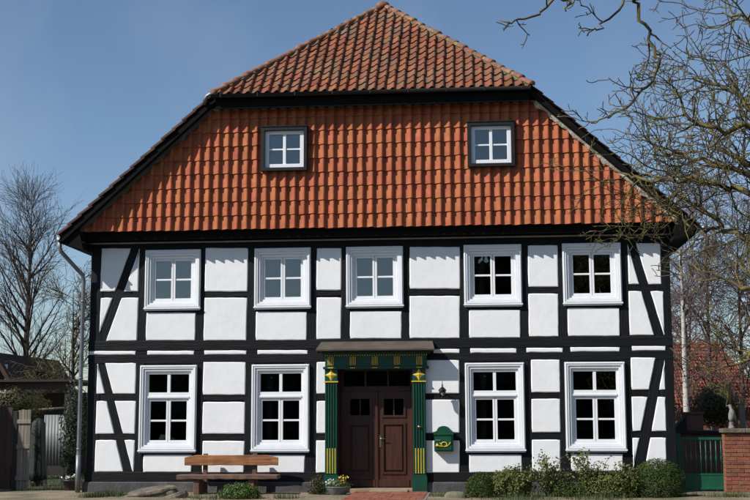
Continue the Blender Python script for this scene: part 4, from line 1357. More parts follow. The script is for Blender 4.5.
def rock_slab(px, py, Y, w, d, layers, seed, label, tilt):
    """flat layered quarry stone: a few angular sheets, each with its own broken outline"""
    r = random.Random(seed)
    m_ = MB()
    z = 0.0
    for (h, k, ox) in layers:
        n = 13
        poly = []
        for i in range(n):
            a = 2 * math.pi * (i + r.uniform(-.3, .3)) / n
            q = r.uniform(0.82, 1.08) * k
            poly.append((ox + w * q * math.copysign(abs(math.cos(a)) ** 0.75, math.cos(a)), d * q * math.copysign(abs(math.sin(a)) ** 0.75, math.sin(a))))
        lo = [(p[0] * 0.97, p[1] * 0.97, z) for p in poly]; md = [(p[0] * r.uniform(.99, 1.03), p[1], z + h * r.uniform(.35, .6)) for p in poly]
        hi = [(p[0] * 0.94, p[1] * 0.93, z + h + r.uniform(-.012, .012)) for p in poly]
        fs = [tuple(range(n - 1, -1, -1))]
        for b in (0, n):
            fs += [(b + i, b + (i + 1) % n, b + n + (i + 1) % n, b + n + i) for i in range(n)]
        vs_ = lo + md + hi + [(ox, 0, z + h + 0.015)]
        fs += [(2 * n + i, 2 * n + (i + 1) % n, 3 * n) for i in range(n)]
        m_.add(vs_, fs)
        z += h * 0.93
    X, Z = at(px, py, Y)
    o = m_.build('stone_slab', 'stone', None, 0.006); o.location = (X, Y, Z); o.rotation_euler = tilt
    return tag(o, label, 'stone', 'layered stones left of the bench')


rock_slab(149, 497.5, -1.3, 0.56, 0.30, [(0.09, 0.95, 0.0), (0.07, 0.86, 0.05)], 2, 'broad layered flat stone tilted on the ground left of the bench', (0.16, -0.13, 0.08))
rock_slab(170, 502.0, -1.6, 0.36, 0.24, [(0.12, 1.0, 0.0)], 5, 'lower grey stone leaning against the broad layered stone left of the bench', (0.05, -0.30, -0.2))
rock_slab(126, 503.5, -1.7, 0.24, 0.2, [(0.09, 1.0, 0.0)], 8, 'small low stone at the left foot of the broad layered stone', (0, 0.1, 0.4))
stone('mossy_stone', 456, 499.5, -1.5, 0.22, 0.17, 0.15, 17, 'moss', 'rounded mossy stone on the ground right of the brick path')
stone('stone', 310, 500.5, -1.6, 0.14, 0.12, 0.06, 23, 'moss', 'small mossy stone before the dark plant left of the door')


# ------------------------------------------------------------------ plants
def leaves_mesh(name, P, N, size, material, rng, aspect=0.55, jitter=0.6):
    """many small folded leaves; P points, N preferred normals (numpy)"""
    n = len(P)
    rs_ = np.random.RandomState(rng)
    nn = N + rs_.normal(0, jitter, (n, 3)); nn /= np.linalg.norm(nn, axis=1, keepdims=True) + 1e-9
    t = rs_.normal(0, 1, (n, 3)); t -= nn * (t * nn).sum(1, keepdims=True); t /= np.linalg.norm(t, axis=1, keepdims=True) + 1e-9
    b = np.cross(nn, t)
    s = size * rs_.uniform(0.6, 1.3, (n, 1))
    fold = nn * s * 0.18
    v = np.stack([P - t * s * 0.5, P + b * s * aspect * 0.5 - t * s * 0.05 + fold, P + t * s * 0.5, P - b * s * aspect * 0.5 - t * s * 0.05 + fold], 1).reshape(-1, 3)
    idx = np.arange(n)[:, None] * 4
    f1 = np.concatenate([idx, idx + 1, idx + 2], 1); f2 = np.concatenate([idx, idx + 2, idx + 3], 1)
    F_ = np.stack([f1, f2], 1).reshape(-1, 3)
    me = bpy.data.meshes.new(name)
    me.vertices.add(len(v)); me.vertices.foreach_set('co', v.astype(np.float32).ravel())
    me.loops.add(F_.size); me.loops.foreach_set('vertex_index', F_.astype(np.int32).ravel())
    me.polygons.add(len(F_)); me.polygons.foreach_set('loop_start', np.arange(0, F_.size, 3, dtype=np.int32)); me.polygons.foreach_set('loop_total', np.full(len(F_), 3, np.int32))
    me.update(calc_edges=True)
    me.materials.append(M[material])
    return me


def bush_points(n, rx, ry, rz, seed, lump=0.18, shell=0.5, freq=2.2):
    rs_ = np.random.RandomState(seed)
    d = rs_.normal(0, 1, (n, 3)); d /= np.linalg.norm(d, axis=1, keepdims=True)
    k = np.array([1 + lump * mnoise.noise(Vector(q) * freq + Vector((seed, 0, 0))) + lump * 0.5 * mnoise.noise(Vector(q) * freq * 2.6 + Vector((0, seed, 0))) for q in d])
    r = (1 - shell * rs_.uniform(0, 1, n) ** 2.0) * k
    P = d * r[:, None] * np.array([rx, ry, rz])
    return P, d


GROUPS = {'clipped_box_bush': 'clipped evergreen bushes along the house front', 'leafy_shrub': 'leafy shrubs along the house front'}


def bush(name, label, px, py, Y, rx, ry, rz, n, size, material, seed, cat='bush', lump=0.18, stems=6, shell=0.5, base=None, freq=2.2, jitter=0.6):
    X, Z = at(px, py, Y)
    root = thing(name, label, cat, (X, Y, GZ), GROUPS.get(name))
    P, N = bush_points(n, rx, ry, rz, seed, lump, shell, freq)
    P[:, 2] += Z - GZ
    ok = P[:, 2] > 0.01
    link('foliage', leaves_mesh('foliage', P[ok], N[ok], size, material, seed, jitter=jitter), root)
    r = random.Random(seed)
    m_ = MB()
    for k in range(stems):
        a = r.uniform(0, 6.28); q = r.uniform(0.3, 0.8)
        m_.tube([(0.03 * math.cos(a), 0.03 * math.sin(a), -0.02), (rx * q * 0.5 * math.cos(a), ry * q * 0.5 * math.sin(a), (Z - GZ) * 0.8), (rx * q * math.cos(a), ry * q * math.sin(a), (Z - GZ) + rz * 0.5)], [0.014, 0.010, 0.004], 5)
    m_.build('stems', 'bark', root)
    return root


bush('clipped_box_bush', 'large round clipped evergreen bush beside the green garden gate', 658, 484, -1.1, 0.50, 0.42, 0.46, 17000, 0.030, 'leaf_box', 31, lump=0.10, shell=0.30, freq=3)
bush('clipped_box_bush', 'small round clipped evergreen bush between mossy stone and rose bushes', 480, 488.5, -1.3, 0.27, 0.25, 0.30, 7000, 0.028, 'leaf_box', 33, lump=0.12, shell=0.35, freq=3)
bush('low_green_bush', 'small fresh green cushion bush before the right end of the bench', 240, 494.5, -1.75, 0.38, 0.26, 0.20, 6000, 0.035, 'leaf_fresh', 35, lump=0.3, shell=0.45, freq=3)
bush('leafy_shrub', 'dense leafy shrub between the small clipped bush and the tall rose stems', 510, 487, -1.2, 0.42, 0.3, 0.34, 5200, 0.045, 'leaf_rose', 37, lump=0.35, shell=0.7, freq=3)
bush('leafy_shrub', 'low leafy shrub under the rightmost lower window left of the big clipped bush', 612, 488, -1.25, 0.48, 0.3, 0.30, 4800, 0.045, 'leaf_rose', 39, lump=0.4, shell=0.75, freq=3)
bush('leafy_shrub', 'low dark leafy shrub between the rose stems and rightmost lower window', 570, 492, -1.1, 0.55, 0.3, 0.25, 4200, 0.04, 'leaf_box', 41, lump=0.4, shell=0.75, freq=3)
bush('dark_bedding_plant', 'bushy dark bedding plant left of the flower bowl by the door', 317, 489, -0.55, 0.17, 0.15, 0.24, 1500, 0.04, 'leaf_olive', 43, lump=0.35, shell=0.8)
bush('ivy_shrub', 'dark ivy shrub growing behind the downpipe at the left house corner', 74, 435, 1.6, 0.24, 0.4, 1.1, 3400, 0.07, 'leaf_dark', 45, cat='shrub', lump=0.75, shell=0.6)
bush('garden_hedge', 'dull brownish hedge rising behind the brown board fence', 14, 404, 1.5, 0.75, 0.35, 0.34, 5200, 0.05, 'leaf_olive', 46, cat='hedge', lump=0.5, shell=0.7)
bush('garden_shrub', 'dark green rounded shrub behind the brick wall and statue', 716, 405, 15.0, 0.75, 0.7, 0.72, 9000, 0.07, 'leaf_olive', 47, cat='shrub', lump=0.35, shell=0.6)


def rose(name, label, px, Y, height_px, seed, nst=7, spread=0.45, material='leaf_rose', nleaf=26, size=0.065):
    X, _ = at(px, 495, Y)
    root = thing(name, label, 'rose bush', (X, Y, GZ), 'rose bushes along the house front')
    r = random.Random(seed)
    top = at(px, height_px, Y)[1] - GZ
    m_ = MB(); P, N = [], []
    for k in range(nst):
        a = r.uniform(0, 6.28); h = top * r.uniform(0.55, 1.0); s = spread * r.uniform(0.2, 1.0)
        pts = [Vector((0, 0, -0.02))]
        for i in range(1, 7):
            t = i / 6
            pts.append(Vector((math.cos(a) * s * t ** 1.3 + r.gauss(0, .02), math.sin(a) * s * 0.6 * t ** 1.3 + r.gauss(0, .02), h * t)))
        m_.tube(pts, [0.010 - 0.001 * i for i in range(7)], 5)
        for i in range(nleaf):
            t = r.uniform(0.25, 1.0); j = min(5, int(t * 6)); q = pts[j].lerp(pts[j + 1], t * 6 - j)
            rr = 0.09
            P.append(q + Vector((r.gauss(0, rr * .6), r.gauss(0, rr * .6), r.gauss(0, rr * .5)))); N.append(Vector((r.gauss(0, .5), r.gauss(-.3, .4), 0.8)))
    m_.build('stems', 'bark_purple', root)
    link('foliage', leaves_mesh('foliage', np.array([tuple(p) for p in P]), np.array([tuple(p) for p in N]), size, material, seed), root)


rose('rose_bush', 'tall loose rose bush with sparse young leaves between the two right lower windows', 549, -1.15, 452, 51, 14, 0.55, nleaf=60)
rose('rose_bush', 'leafy rose bush rising before the sill of the rightmost lower window', 592, -1.2, 449, 53, 12, 0.5, nleaf=60)
rose('rose_bush', 'low rose bush beside the small clipped evergreen bush', 527, -1.3, 466, 55, 12, 0.45, nleaf=60)
rose('rose_bush', 'low rose bush between rightmost window and the large clipped evergreen bush', 628, -1.3, 462, 57, 12, 0.4, nleaf=60)

# flower bowl by the door
def bowl():
    X, Z = at(338, 495, -0.55)
    root = thing('flower_bowl', 'pale ceramic bowl planted with white and yellow flowers left of the door', 'flower bowl', (X, -0.55, GZ))
    m_ = MB(); m_.lathe([(0.14, 0.0), (0.16, 0.02), (0.235, 0.12), (0.25, 0.15), (0.26, 0.155), (0.25, 0.165), (0.22, 0.15), (0.0, 0.13)], 22, (0, 0, 0)); m_.build('bowl', 'ceramic', root)
    P, N = bush_points(700, 0.25, 0.22, 0.12, 3, 0.3, 0.7); P[:, 2] += 0.19
    link('foliage', leaves_mesh('foliage', P, N, 0.045, 'leaf_fresh', 3), root)
    r = random.Random(6)
    for mname, n, x0, x1, z0 in (('petal', 34, -0.24, 0.02, 0.25), ('petal_y', 16, 0.0, 0.26, 0.32)):
        Q = np.array([(r.uniform(x0, x1), r.uniform(-.2, .1), z0 + r.gauss(0, .04)) for _ in range(n)])
        link('flowers', leaves_mesh('flowers', Q, np.tile(np.array([[0, -.8, .5]]), (n, 1)), 0.042, mname, n, aspect=0.9), root)


bowl()


def pot():
    X, Z = at(70.5, 490, 0.6)
    root = thing('potted_plant', 'dark plastic pot with pale withered flowers at the left house corner', 'plant pot', (X, 0.6, GZ))
    m_ = MB(); m_.lathe([(0.11, 0.0), (0.125, 0.02), (0.155, 0.2), (0.17, 0.2), (0.17, 0.235), (0.15, 0.235), (0.14, 0.2), (0.0, 0.2)], 18); m_.build('pot', 'pot', root)
    P, N = bush_points(220, 0.17, 0.15, 0.07, 5, 0.3, 0.7); P[:, 2] += 0.24
    link('foliage', leaves_mesh('foliage', P, N, 0.05, 'leaf_olive', 5), root)
    r = random.Random(2)
    Q = np.array([(r.gauss(0, .08), r.gauss(-.03, .06), 0.29 + r.gauss(0, .02)) for _ in range(40)])
    link('flowers', leaves_mesh('flowers', Q, np.tile(np.array([[0, -.6, .7]]), (40, 1)), 0.04, 'petal', 7, aspect=0.9), root)


pot()

# grass: tufts over the forecourt and the left garden
def grass():
    rs_ = np.random.RandomState(4)
    r = random.Random(4)
    bases = []
    for (px, py, Y, sp, n) in [(106, 497, -1.3, 0.28, 700), (92, 499, -1.6, 0.2, 300), (116, 495, -1.0, 0.16, 260), (285, 498, -1.8, 0.25, 200), (205, 499, -1.9, 0.4, 200),
                               (440, 497, -1.2, 0.3, 250), (525, 499, -1.9, 0.6, 500), (600, 499, -1.9, 0.6, 500), (690, 496, -1.0, 0.3, 160), (735, 495, -1.1, 0.3, 200), (725, 498, -1.3, .4, 160)]:
        X, _ = at(px, py, Y)
        for _i in range(n): bases.append((X + r.gauss(0, sp * .6), Y + r.gauss(0, sp * .4), r.uniform(0.05, 0.16)))
    for _i in range(5200): bases.append((r.uniform(-11, -6.15), r.uniform(0.2, 9), r.uniform(0.03, 0.10)))
    for _i in range(1500): bases.append((r.uniform(-6, 6.5), r.uniform(-3.0, -0.08), r.uniform(0.02, 0.06)))
    B = np.array(bases)
    keep = ~((B[:, 0] > bp0 - 0.05) & (B[:, 0] < bp1 + 0.05) & (B[:, 1] > -3.2) & (B[:, 1] < 0.1))
    B = B[keep]; n = len(B)
    a = rs_.uniform(0, 6.28, n); lean = rs_.uniform(0, 0.6, n); h = B[:, 2]
    P0 = np.stack([B[:, 0], B[:, 1], np.full(n, GZ - 0.02)], 1)
    side = np.stack([np.cos(a), np.sin(a), np.zeros(n)], 1) * 0.006
    tip = P0 + np.stack([-np.sin(a) * lean * h, np.cos(a) * lean * h, h + 0.02], 1)
    v = np.stack([P0 - side, P0 + side, tip], 1).reshape(-1, 3)
    F_ = np.arange(3 * n).reshape(-1, 3)
    me = bpy.data.meshes.new('grass'); me.from_pydata(v.tolist(), [], F_.tolist()); me.materials.append(M['grass'])
    tag(link('grass', me), 'short grass and weeds on the forecourt and left garden', 'grass', kind='stuff')


grass()


# ------------------------------------------------------------------ garden gate, brick wall and statue on the right
def gate():
    Y = 0.35
    x0, z1 = at(677, 436, Y); x1, z0 = at(730.5, 489, Y)
    root = thing('garden_gate', 'dark green metal garden gate with upright bars between house and brick wall', 'gate', ((x0 + x1) / 2, Y, GZ))
    cx_ = (x0 + x1) / 2
    w = (x1 - x0)
    h = z1 - GZ
    pt = 0.05
    for s in (-1, 1):
        m_ = MB(); m_.box(s * w / 2 - pt, s * w / 2 + pt, -pt, pt, -0.05, h + (0.03 if s < 0 else -0.02)); m_.box(s * w / 2 - pt - 0.008, s * w / 2 + pt + 0.008, -pt - 0.008, pt + 0.008, h + (0.03 if s < 0 else -0.02), h + (0.05 if s < 0 else 0.0))
        m_.build('post', 'gate', root, bevel=0.006)
    xa, xb = -w / 2 + pt + 0.02, w / 2 - pt - 0.02
    m_ = MB(); m_.ring(xa, xb, 0.06, h - 0.03, 0.035, 0.035, 0.05, 0.04, -0.02, 0.02); m_.build('frame', 'gate', root, bevel=0.004)
    m_ = MB(); m_.box(xa + 0.03, xb - 0.03, -0.008, 0.008, 0.08, 0.36); m_.box(xa + 0.02, xb - 0.02, -0.017, 0.017, 0.34, 0.375); m_.build('lower_panel', 'gate', root)
    nb = 8
    for k in range(nb):
        x = xa + 0.035 + (xb - xa - 0.07) * (k + 0.5) / nb
        m_ = MB(); m_.tube([(x, 0, 0.36), (x, 0, 0.62), (x, 0, 0.66), (x, 0, 0.70), (x, 0, 0.74), (x, 0, h - 0.05)], [0.009, 0.009, 0.018, 0.018, 0.009, 0.009], 6); m_.build('bar', 'gate', root)
    m_ = MB(); m_.box(xb - 0.02, xb + 0.02, -0.035, -0.02, h * 0.55, h * 0.68); m_.tube([(xb, -0.03, h * 0.63), (xb, -0.07, h * 0.63), (xb - 0.10, -0.07, h * 0.63)], 0.009, 6); m_.build('handle', 'iron', root)


gate()


def brick_wall():
    Y = 0.10
    x0 = at(725, 460, Y)[0]
    z1 = at(735, 433, Y)[1]
    root = thing('brick_garden_wall', 'red brick garden wall with stone coping right of the green gate', 'wall', (x0, Y, GZ))
    H = z1 - GZ
    Lw = 2.6
    m_ = MB(); m_.box(0.008, Lw, 0.012, 0.24, -0.1, H - 0.002); m_.build('wall_core', 'joint', root)
    bm_ = MB().box(-0.12, 0.12, -0.055, 0.055, -0.0325, 0.0325).mesh('brick', 'brick', 0.005)
    hd = MB().box(-0.0575, 0.0575, -0.055, 0.055, -0.0325, 0.0325).mesh('brick', 'brick', 0.005)
    r = random.Random(9)
    nz_ = int(H / 0.0765)
    ch = H / nz_
    for j in range(nz_):
        z = (j + 0.5) * ch
        x = 0.0
        if j % 2:
            o = link('brick', hd, root, (0.0575, 0.056, z)); x = 0.1265
        while x < Lw - 0.2:
            o = link('brick', bm_, root, (x + 0.12, 0.056 + r.gauss(0, .003), z)); o.rotation_euler = (r.gauss(0, .008), r.gauss(0, .008), r.gauss(0, .01))
            x += 0.2505
    for j in range(nz_):
        o = link('brick', hd, root, (0.056, 0.17, (j + 0.5) * ch)); o.rotation_euler = (0, 0, math.pi / 2)
    x = -0.04
    while x < Lw:
        m_ = MB(); m_.box(x, x + 0.46, -0.05, 0.30, H, H + 0.085); m_.build('coping_stone', 'stone', root, bevel=0.012)
        x += 0.465
    # statue standing on the coping
    xs, zs = at(731.5, 427, Y + 0.12)
    st = thing('garden_statue', 'small pale cast stone bird figure standing on the brick garden wall', 'statue', (xs, Y + 0.12, GZ + H + 0.085))
    m_ = MB(); m_.lathe([(0.065, 0.0), (0.065, 0.03), (0.045, 0.05), (0.04, 0.10), (0.05, 0.12), (0.03, 0.13)], 12); m_.build('pedestal', 'statue', st)
    m_ = MB()
    m_.tube([(0.0, 0, 0.12), (0.0, 0, 0.20), (0.015, 0, 0.28), (0.02, 0, 0.34), (0.005, 0, 0.40), (-0.01, 0, 0.44), (-0.015, 0, 0.48)], [0.03, 0.055, 0.065, 0.055, 0.028, 0.034, 0.018], 10)
    m_.tube([(-0.01, 0, 0.455), (-0.06, 0, 0.45), (-0.09, 0, 0.44)], [0.018, 0.012, 0.004], 7)
    m_.tube([(0.03, 0, 0.30), (0.07, 0, 0.22), (0.09, 0, 0.14)], [0.045, 0.03, 0.008], 8)
    m_.build('figure', 'statue', st)
    # wooden post behind
    xp_, zp = at(741.5, 402, 1.5)
    m_ = MB(); m_.box(-0.05, 0.05, -0.05, 0.05, 0, zp - GZ - 0.05); m_.box(-0.06, 0.06, -0.06, 0.06, zp - GZ - 0.05, zp - GZ - 0.02)
    o = m_.build('wooden_post', 'palewood', None, 0.006); o.location = (xp_, 1.5, GZ); tag(o, 'weathered wooden post standing behind the brick wall', 'post')


brick_wall()


def shed_right():
    """low dark brick lean-to behind the gate"""
    Y = 3.0
    x0, z1 = at(676, 413, Y); x1, _ = at(724, 434, Y)
    z_l = at(700, 434, Y)[1]
    root = thing('brick_lean_to', 'low dark brick outbuilding with sloping roof behind the garden gate', 'outbuilding', (x0, Y, GZ))
    w = x1 - x0
    m_ = MB(); m_.box(-0.2, w + 0.3, 0, 1.5, 0, z_l - GZ); m_.build('wall', 'far_wall', root)
    m_ = MB(); m_.box(-0.25, w + 0.36, -0.08, 1.6, z_l - GZ, z_l - GZ + 0.07); m_.build('roof_slab', 'darkwood', root, bevel=0.01)
    xa = at(686, 420, Y)[0] - x0; xb = at(704, 420, Y)[0] - x0; zt = at(695, 412, Y)[1] - GZ
    m_ = MB(); m_.box(xa, xb, 0.1, 0.55, z_l - GZ + 0.06, zt - 0.05); m_.box(xa - 0.03, xb + 0.03, 0.07, 0.58, zt - 0.05, zt); m_.build('chimney_stack', 'far_wall', root, bevel=0.006)
    m_ = MB(); m_.prism([(-0.1, z_l - GZ + 0.06), (xa + 0.02, z_l - GZ + 0.06), (xa + 0.02, zt - 0.08)], 0.05, 0.5); m_.build('roof_wedge', 'darkwood', root)


shed_right()


# neighbour house far right
def far_house():
    Y = 24.0
    xr, zr = at(738, 362, Y); xl, _ = at(640, 362, Y); xe, ze = at(775, 409, Y)
    xle, _ = at(610, 409, Y)
    root = thing('neighbour_house', 'distant house with plain red tiled roof behind the birch', 'house', (xr, Y, GZ))
    ox = xr
    dep = 4.0
    m_ = MB()
    m_.box(xle + 0.4 - ox, xe - 0.4 - ox, 0.3, 7.6, 0, ze - GZ); m_.build('wall', 'far_wall', root)
    # hipped roof
    A = [(xle - ox, 0, ze - GZ), (xe - ox, 0, ze - GZ), (xe - ox, 8, ze - GZ), (xle - ox, 8, ze - GZ), (xl - ox, dep, zr - GZ + 1.0), (xr - ox, dep, zr - GZ + 1.0)]
    m_ = MB(); m_.add(A, [(0, 1, 5, 4), (1, 2, 5), (2, 3, 4, 5), (3, 0, 4), (3, 2, 1, 0)]); rf = m_.build('roof', 'far_roof', root)
    # tile courses on the front slope
    bm = MB()
    a, b, c, d = [Vector(q) for q in (A[0], A[1], A[5], A[4])]
    nrm = (b - a).cross(d - a).normalized()
    nr, nc = 20, 44
    rr_ = random.Random(3)
    for i in range(nr):
        t0, t1 = i / nr, (i + 1.12) / nr
        l0, r0 = a.lerp(d, t0), b.lerp(c, t0); l1, r1 = a.lerp(d, min(t1, 1)), b.lerp(c, min(t1, 1))
        for k in range(nc):
            u0, u1 = k / nc, (k + 0.9) / nc
            h = 0.06 + rr_.uniform(0, .015)
            bm.add([l0.lerp(r0, u0) + nrm * h, l0.lerp(r0, (u0 + u1) / 2) + nrm * (h + 0.05), l0.lerp(r0, u1) + nrm * h, l1.lerp(r1, u1) + nrm * 0.02, l1.lerp(r1, (u0 + u1) / 2) + nrm * 0.06, l1.lerp(r1, u0) + nrm * 0.02], [(0, 1, 4, 5), (1, 2, 3, 4)])
    tag(bm.build('roof_tiles', 'far_roof', rf), kind='stuff')


far_house()


# ------------------------------------------------------------------ left garden
def left_garden():
    # brown fence
    Y = 0.6
    x1, zt = at(13.2, 407, Y)
    root = thing('board_fence', 'dark brown upright board fence at the left edge', 'fence', (x1, Y, GZ))
    h = zt - GZ
    r = random.Random(1)
    x = 0.0
    for k in range(9):
        w = 0.125
        m_ = MB(); m_.box(x - w, x - 0.008, 0, 0.028, 0.03, h + r.uniform(-.015, .015)); m_.build('board', 'fence', root, bevel=0.004)
        x -= w
    for z in (0.35, h - 0.35):
        m_ = MB(); m_.box(x, 0.0, 0.03, 0.07, z, z + 0.09); m_.build('rail', 'fence', root)
    x0, _ = at(13.6, 410, Y); x1b, z1b = at(18.2, 411, Y)
    m_ = MB(); m_.box(0, x1b - x0, -0.02, 0.1, -0.05, z1b - GZ); o = m_.build('gate_post', 'darkwood', None, 0.006); o.location = (x0, Y, GZ)
    tag(o, 'dark wooden post between brown fence and pale garden door', 'post')
    # pale door
    x0, z1 = at(18.5, 410, Y); x1, _ = at(31, 410, Y)
    root = thing('garden_door', 'pale weathered board garden door with cross ledges beside the brown fence', 'gate', (x0, Y, GZ))
    w = x1 - x0; h = z1 - GZ
    nb = 4
    for k in range(nb):
        m_ = MB(); m_.box(w * k / nb + 0.003, w * (k + 1) / nb - 0.003, 0.0, 0.025, 0.04, h + r.uniform(-.01, .01)); m_.build('board', 'palewood', root, bevel=0.003)
    for z in (0.22, h * 0.52, h * 0.83):
        m_ = MB(); m_.box(-0.01, w + 0.012, -0.03, -0.002, z, z + 0.085); m_.build('ledge', 'palewood', root, bevel=0.004)
    # corrugated sheet
    Y2 = 3.2
    x0, z1 = at(44.5, 415, Y2); x1, z0 = at(64.5, 466, Y2)
    root = thing('corrugated_screen', 'pale grey corrugated sheet screen standing in the left garden', 'screen', ((x0 + x1) / 2, Y2, GZ))
    n = 60
    vs_, fs = [], []
    w = x1 - x0
    for i in range(n + 1):
        xx = -w / 2 + w * i / n; yy = 0.006 * math.sin(xx / 0.076 * 2 * math.pi)
        vs_ += [(xx, yy, z0 - GZ), (xx, yy, z1 - GZ), (xx, yy + 0.004, z1 - GZ), (xx, yy + 0.004, z0 - GZ)]
    for i in range(n):
        for k in range(4): fs.append((i * 4 + k, (i + 1) * 4 + k, (i + 1) * 4 + (k + 1) % 4, i * 4 + (k + 1) % 4))
    MB().add(vs_, fs, True).build('sheet', 'sheet', root)
    for s in (-1, 1):
        m_ = MB(); m_.box(s * w * 0.4 - 0.03, s * w * 0.4 + 0.03, 0.02, 0.08, 0, z1 - GZ - 0.05); m_.build('post', 'darkwood', root)
    # covered roll (dark green cover) beside it
    x, z = at(39, 418, 2.4)
    root = thing('covered_barrel', 'tall dark green cloth-covered barrel between garden door and corrugated sheet', 'barrel', (x, 2.4, GZ))
    h = z - GZ
    m_ = MB(); m_.lathe([(0.20, 0.14), (0.19, 0.3), (0.165, h * 0.5), (0.15, h * 0.75), (0.14, h * 0.92), (0.09, h * 0.97), (0.02, h), (0.005, h + 0.005)], 28)
    m_.v = [(q[0] * (1 + 0.13 * math.sin(math.atan2(q[1], q[0]) * 7 + q[2])), q[1] * (1 + 0.13 * math.sin(math.atan2(q[1], q[0]) * 7 + q[2])), q[2]) for q in m_.v]
    m_.build('cover', 'tarp', root)
    m_ = MB(); m_.lathe([(0.14, 0.0), (0.15, 0.16)], 16); m_.build('base', 'pot', root)
    # pergola beam
    Y3 = 4.2
    xa, z1 = at(-14, 382.5, Y3); xb, z0 = at(74, 389.5, Y3)
    root = thing('carport', 'dark timber carport beam and flat roof behind the left garden', 'carport', (xb, Y3, GZ))
    m_ = MB(); m_.box(xa - xb - 1.5, 0, -0.06, 0.06, z0 - GZ, z1 - GZ); m_.build('beam', 'fence', root, bevel=0.008)
    m_ = MB(); m_.box(xa - xb - 1.6, 0.1, -0.25, 4.0, z1 - GZ + 0.002, z1 - GZ + 0.06); m_.build('roof', 'darkwood', root)
    for xx in (-0.15, -1.35, xa - xb - 1.0):
        m_ = MB(); m_.box(xx - 0.06, xx + 0.06, -0.055, 0.055, 0, z0 - GZ); m_.build('post', 'darkwood', root)
    m_ = MB(); m_.box(xa - xb - 1.5, 0, 3.8, 3.9, 0, z0 - GZ); m_.build('back_wall', 'darkwood', root)
    # pole resting across
    pa = at3(31, 410.5, 2.2); pb = at3(64, 408, 2.2)
    m_ = MB(); m_.tube([(0, 0, 0), tuple(pb - pa)], [0.03, 0.024], 8); o = m_.build('bean_pole', 'palewood'); o.location = pa
    tag(o, 'thin pale pole lying level above the dark green barrel', 'pole')
    # roof of another house on the far left
    Y4 = 22.0
    xe, ze = at(22, 400, Y4); xr, zr = at(-6, 352, Y4)
    root = thing('neighbour_house', 'dark roofed neighbouring house at the far left edge', 'house', (xr, Y4, GZ))
    hw = xe - xr
    m_ = MB(); m_.prism([(-hw + 0.4, 0), (hw - 0.4, 0), (hw - 0.4, ze - GZ + 0.2), (0, zr - GZ - 0.2), (-hw + 0.4, ze - GZ + 0.2)], 0.4, 7); m_.build('wall', 'far_wall', root)
    m_ = MB()
    for s in (-1, 1):
        m_.prism([(s * hw, ze - GZ), (0, zr - GZ), (0, zr - GZ - 0.25), (s * (hw - 0.1), ze - GZ - 0.2)], 0, 7.5)
    m_.build('roof', 'tile_dark', root)
    m_ = MB(); m_.box(-0.35, 0.35, 0.36, 0.42, 2.6, 3.6); wn_ = m_.build('window', 'glass', root)
    m_ = MB(); m_.ring(-0.42, 0.42, 2.53, 3.67, 0.07, 0.07, 0.07, 0.07, 0.33, 0.4); m_.build('frame', 'white', wn_)


left_garden()


# ------------------------------------------------------------------ trees
class Tree:
    def __init__(self, seed):
        self.r = random.Random(seed); self.paths = []

    def rv(self, s):
        return Vector((self.r.gauss(0, s), self.r.gauss(0, s), self.r.gauss(0, s)))

    def grow(self, p, d, L, r0, lvl, spec):
        """one branch and its children; spec: list of dicts per level"""
        s = spec[lvl]
        n = s['n']
        pts, rads = [p.copy()], [r0]
        dd = d.normalized()
        for i in range(n):
            dd = (dd + self.rv(s['wob']) + Vector((0, 0, s.get('up', 0.0)))).normalized()
            p = p + dd * (L / n)
            pts.append(p.copy()); rads.append(max(r0 * (1 - (i + 1) / n * s.get('taper', 0.8)), s.get('rmin', 0.003)))
        self.paths.append((lvl, pts, rads))
        if lvl + 1 < len(spec):
            self.kids(pts, rads, L, lvl, spec)

    def kids(self, pts, rads, L, lvl, spec):
        s = spec[lvl]
        c = spec[lvl + 1]
        n = len(pts) - 1
        k = max(1, int(s['kids'] * self.r.uniform(0.8, 1.2)))
        for j in range(k):
            t = s.get('t0', 0.2) + (1 - s.get('t0', 0.2)) * (j + self.r.random()) / k
            t = min(t, 0.999)
            i = int(t * n)
            q = pts[i].lerp(pts[i + 1], t * n - i); rr = rads[i] + (rads[i + 1] - rads[i]) * (t * n - i)
            d = (pts[i + 1] - pts[i]).normalized()
            side = d.orthogonal().normalized()
            side = Matrix.Rotation(self.r.uniform(0, 2 * math.pi), 3, d) @ side
            if 'flat' in c: side = Vector((side.x, side.y * c['flat'], side.z)).normalized()
            a = rad(self.r.uniform(*c['ang']))
            nd = d * math.cos(a) + side * math.sin(a)
            ln = c['len'] * self.r.uniform(0.6, 1.25) * s.get('prof', lambda t: 1.0)(t)
            if ln < 0.04: continue
            self.grow(q, nd, ln, min(rr * 0.7, c['r']), lvl + 1, spec)

    def mesh(self, levels, name, material, parent, sides=(8, 6, 5, 4, 3, 3)):
        m_ = MB()
        for lvl, pts, rads in self.paths:
            if lvl in levels: m_.tube(pts, rads, sides[min(lvl, 5)], cap=lvl < 2)
        return m_.build(name, material, parent)


def free_tree(name, label, px_base, Y, px_top, py_top, spec, r0, seed, bark, twig, levels_trunk=(0, 1), lean=None, H=None):
    X, _ = at(px_base, 450, Y)
    root = thing(name, label, 'tree', (X, Y, GZ))
    xt, zt = at(px_top, py_top, Y)
    H = zt - GZ
    t = Tree(seed)
    n = spec[0]['n']
    pts = [Vector((0, 0, -0.1))]
    rads = [r0 * 1.25]
    ph = t.r.uniform(0, 9)
    for i in range(1, n + 1):
        u = i / n
        pts.append(Vector(((xt - X) * u + 0.10 * math.sin(u * 5 + ph) * H * 0.06, 0.05 * math.cos(u * 4 + ph) * H * 0.1, H * u)))
        rads.append(max(r0 * (1 - u) ** 0.8, 0.012))
    t.paths.append((0, pts, rads))
    t.kids(pts, rads, H, 0, spec)
    t.mesh(levels_trunk, 'trunk', bark, root)
    t.mesh([l for l in range(len(spec)) if l not in levels_trunk], 'crown', twig, root)
    return root


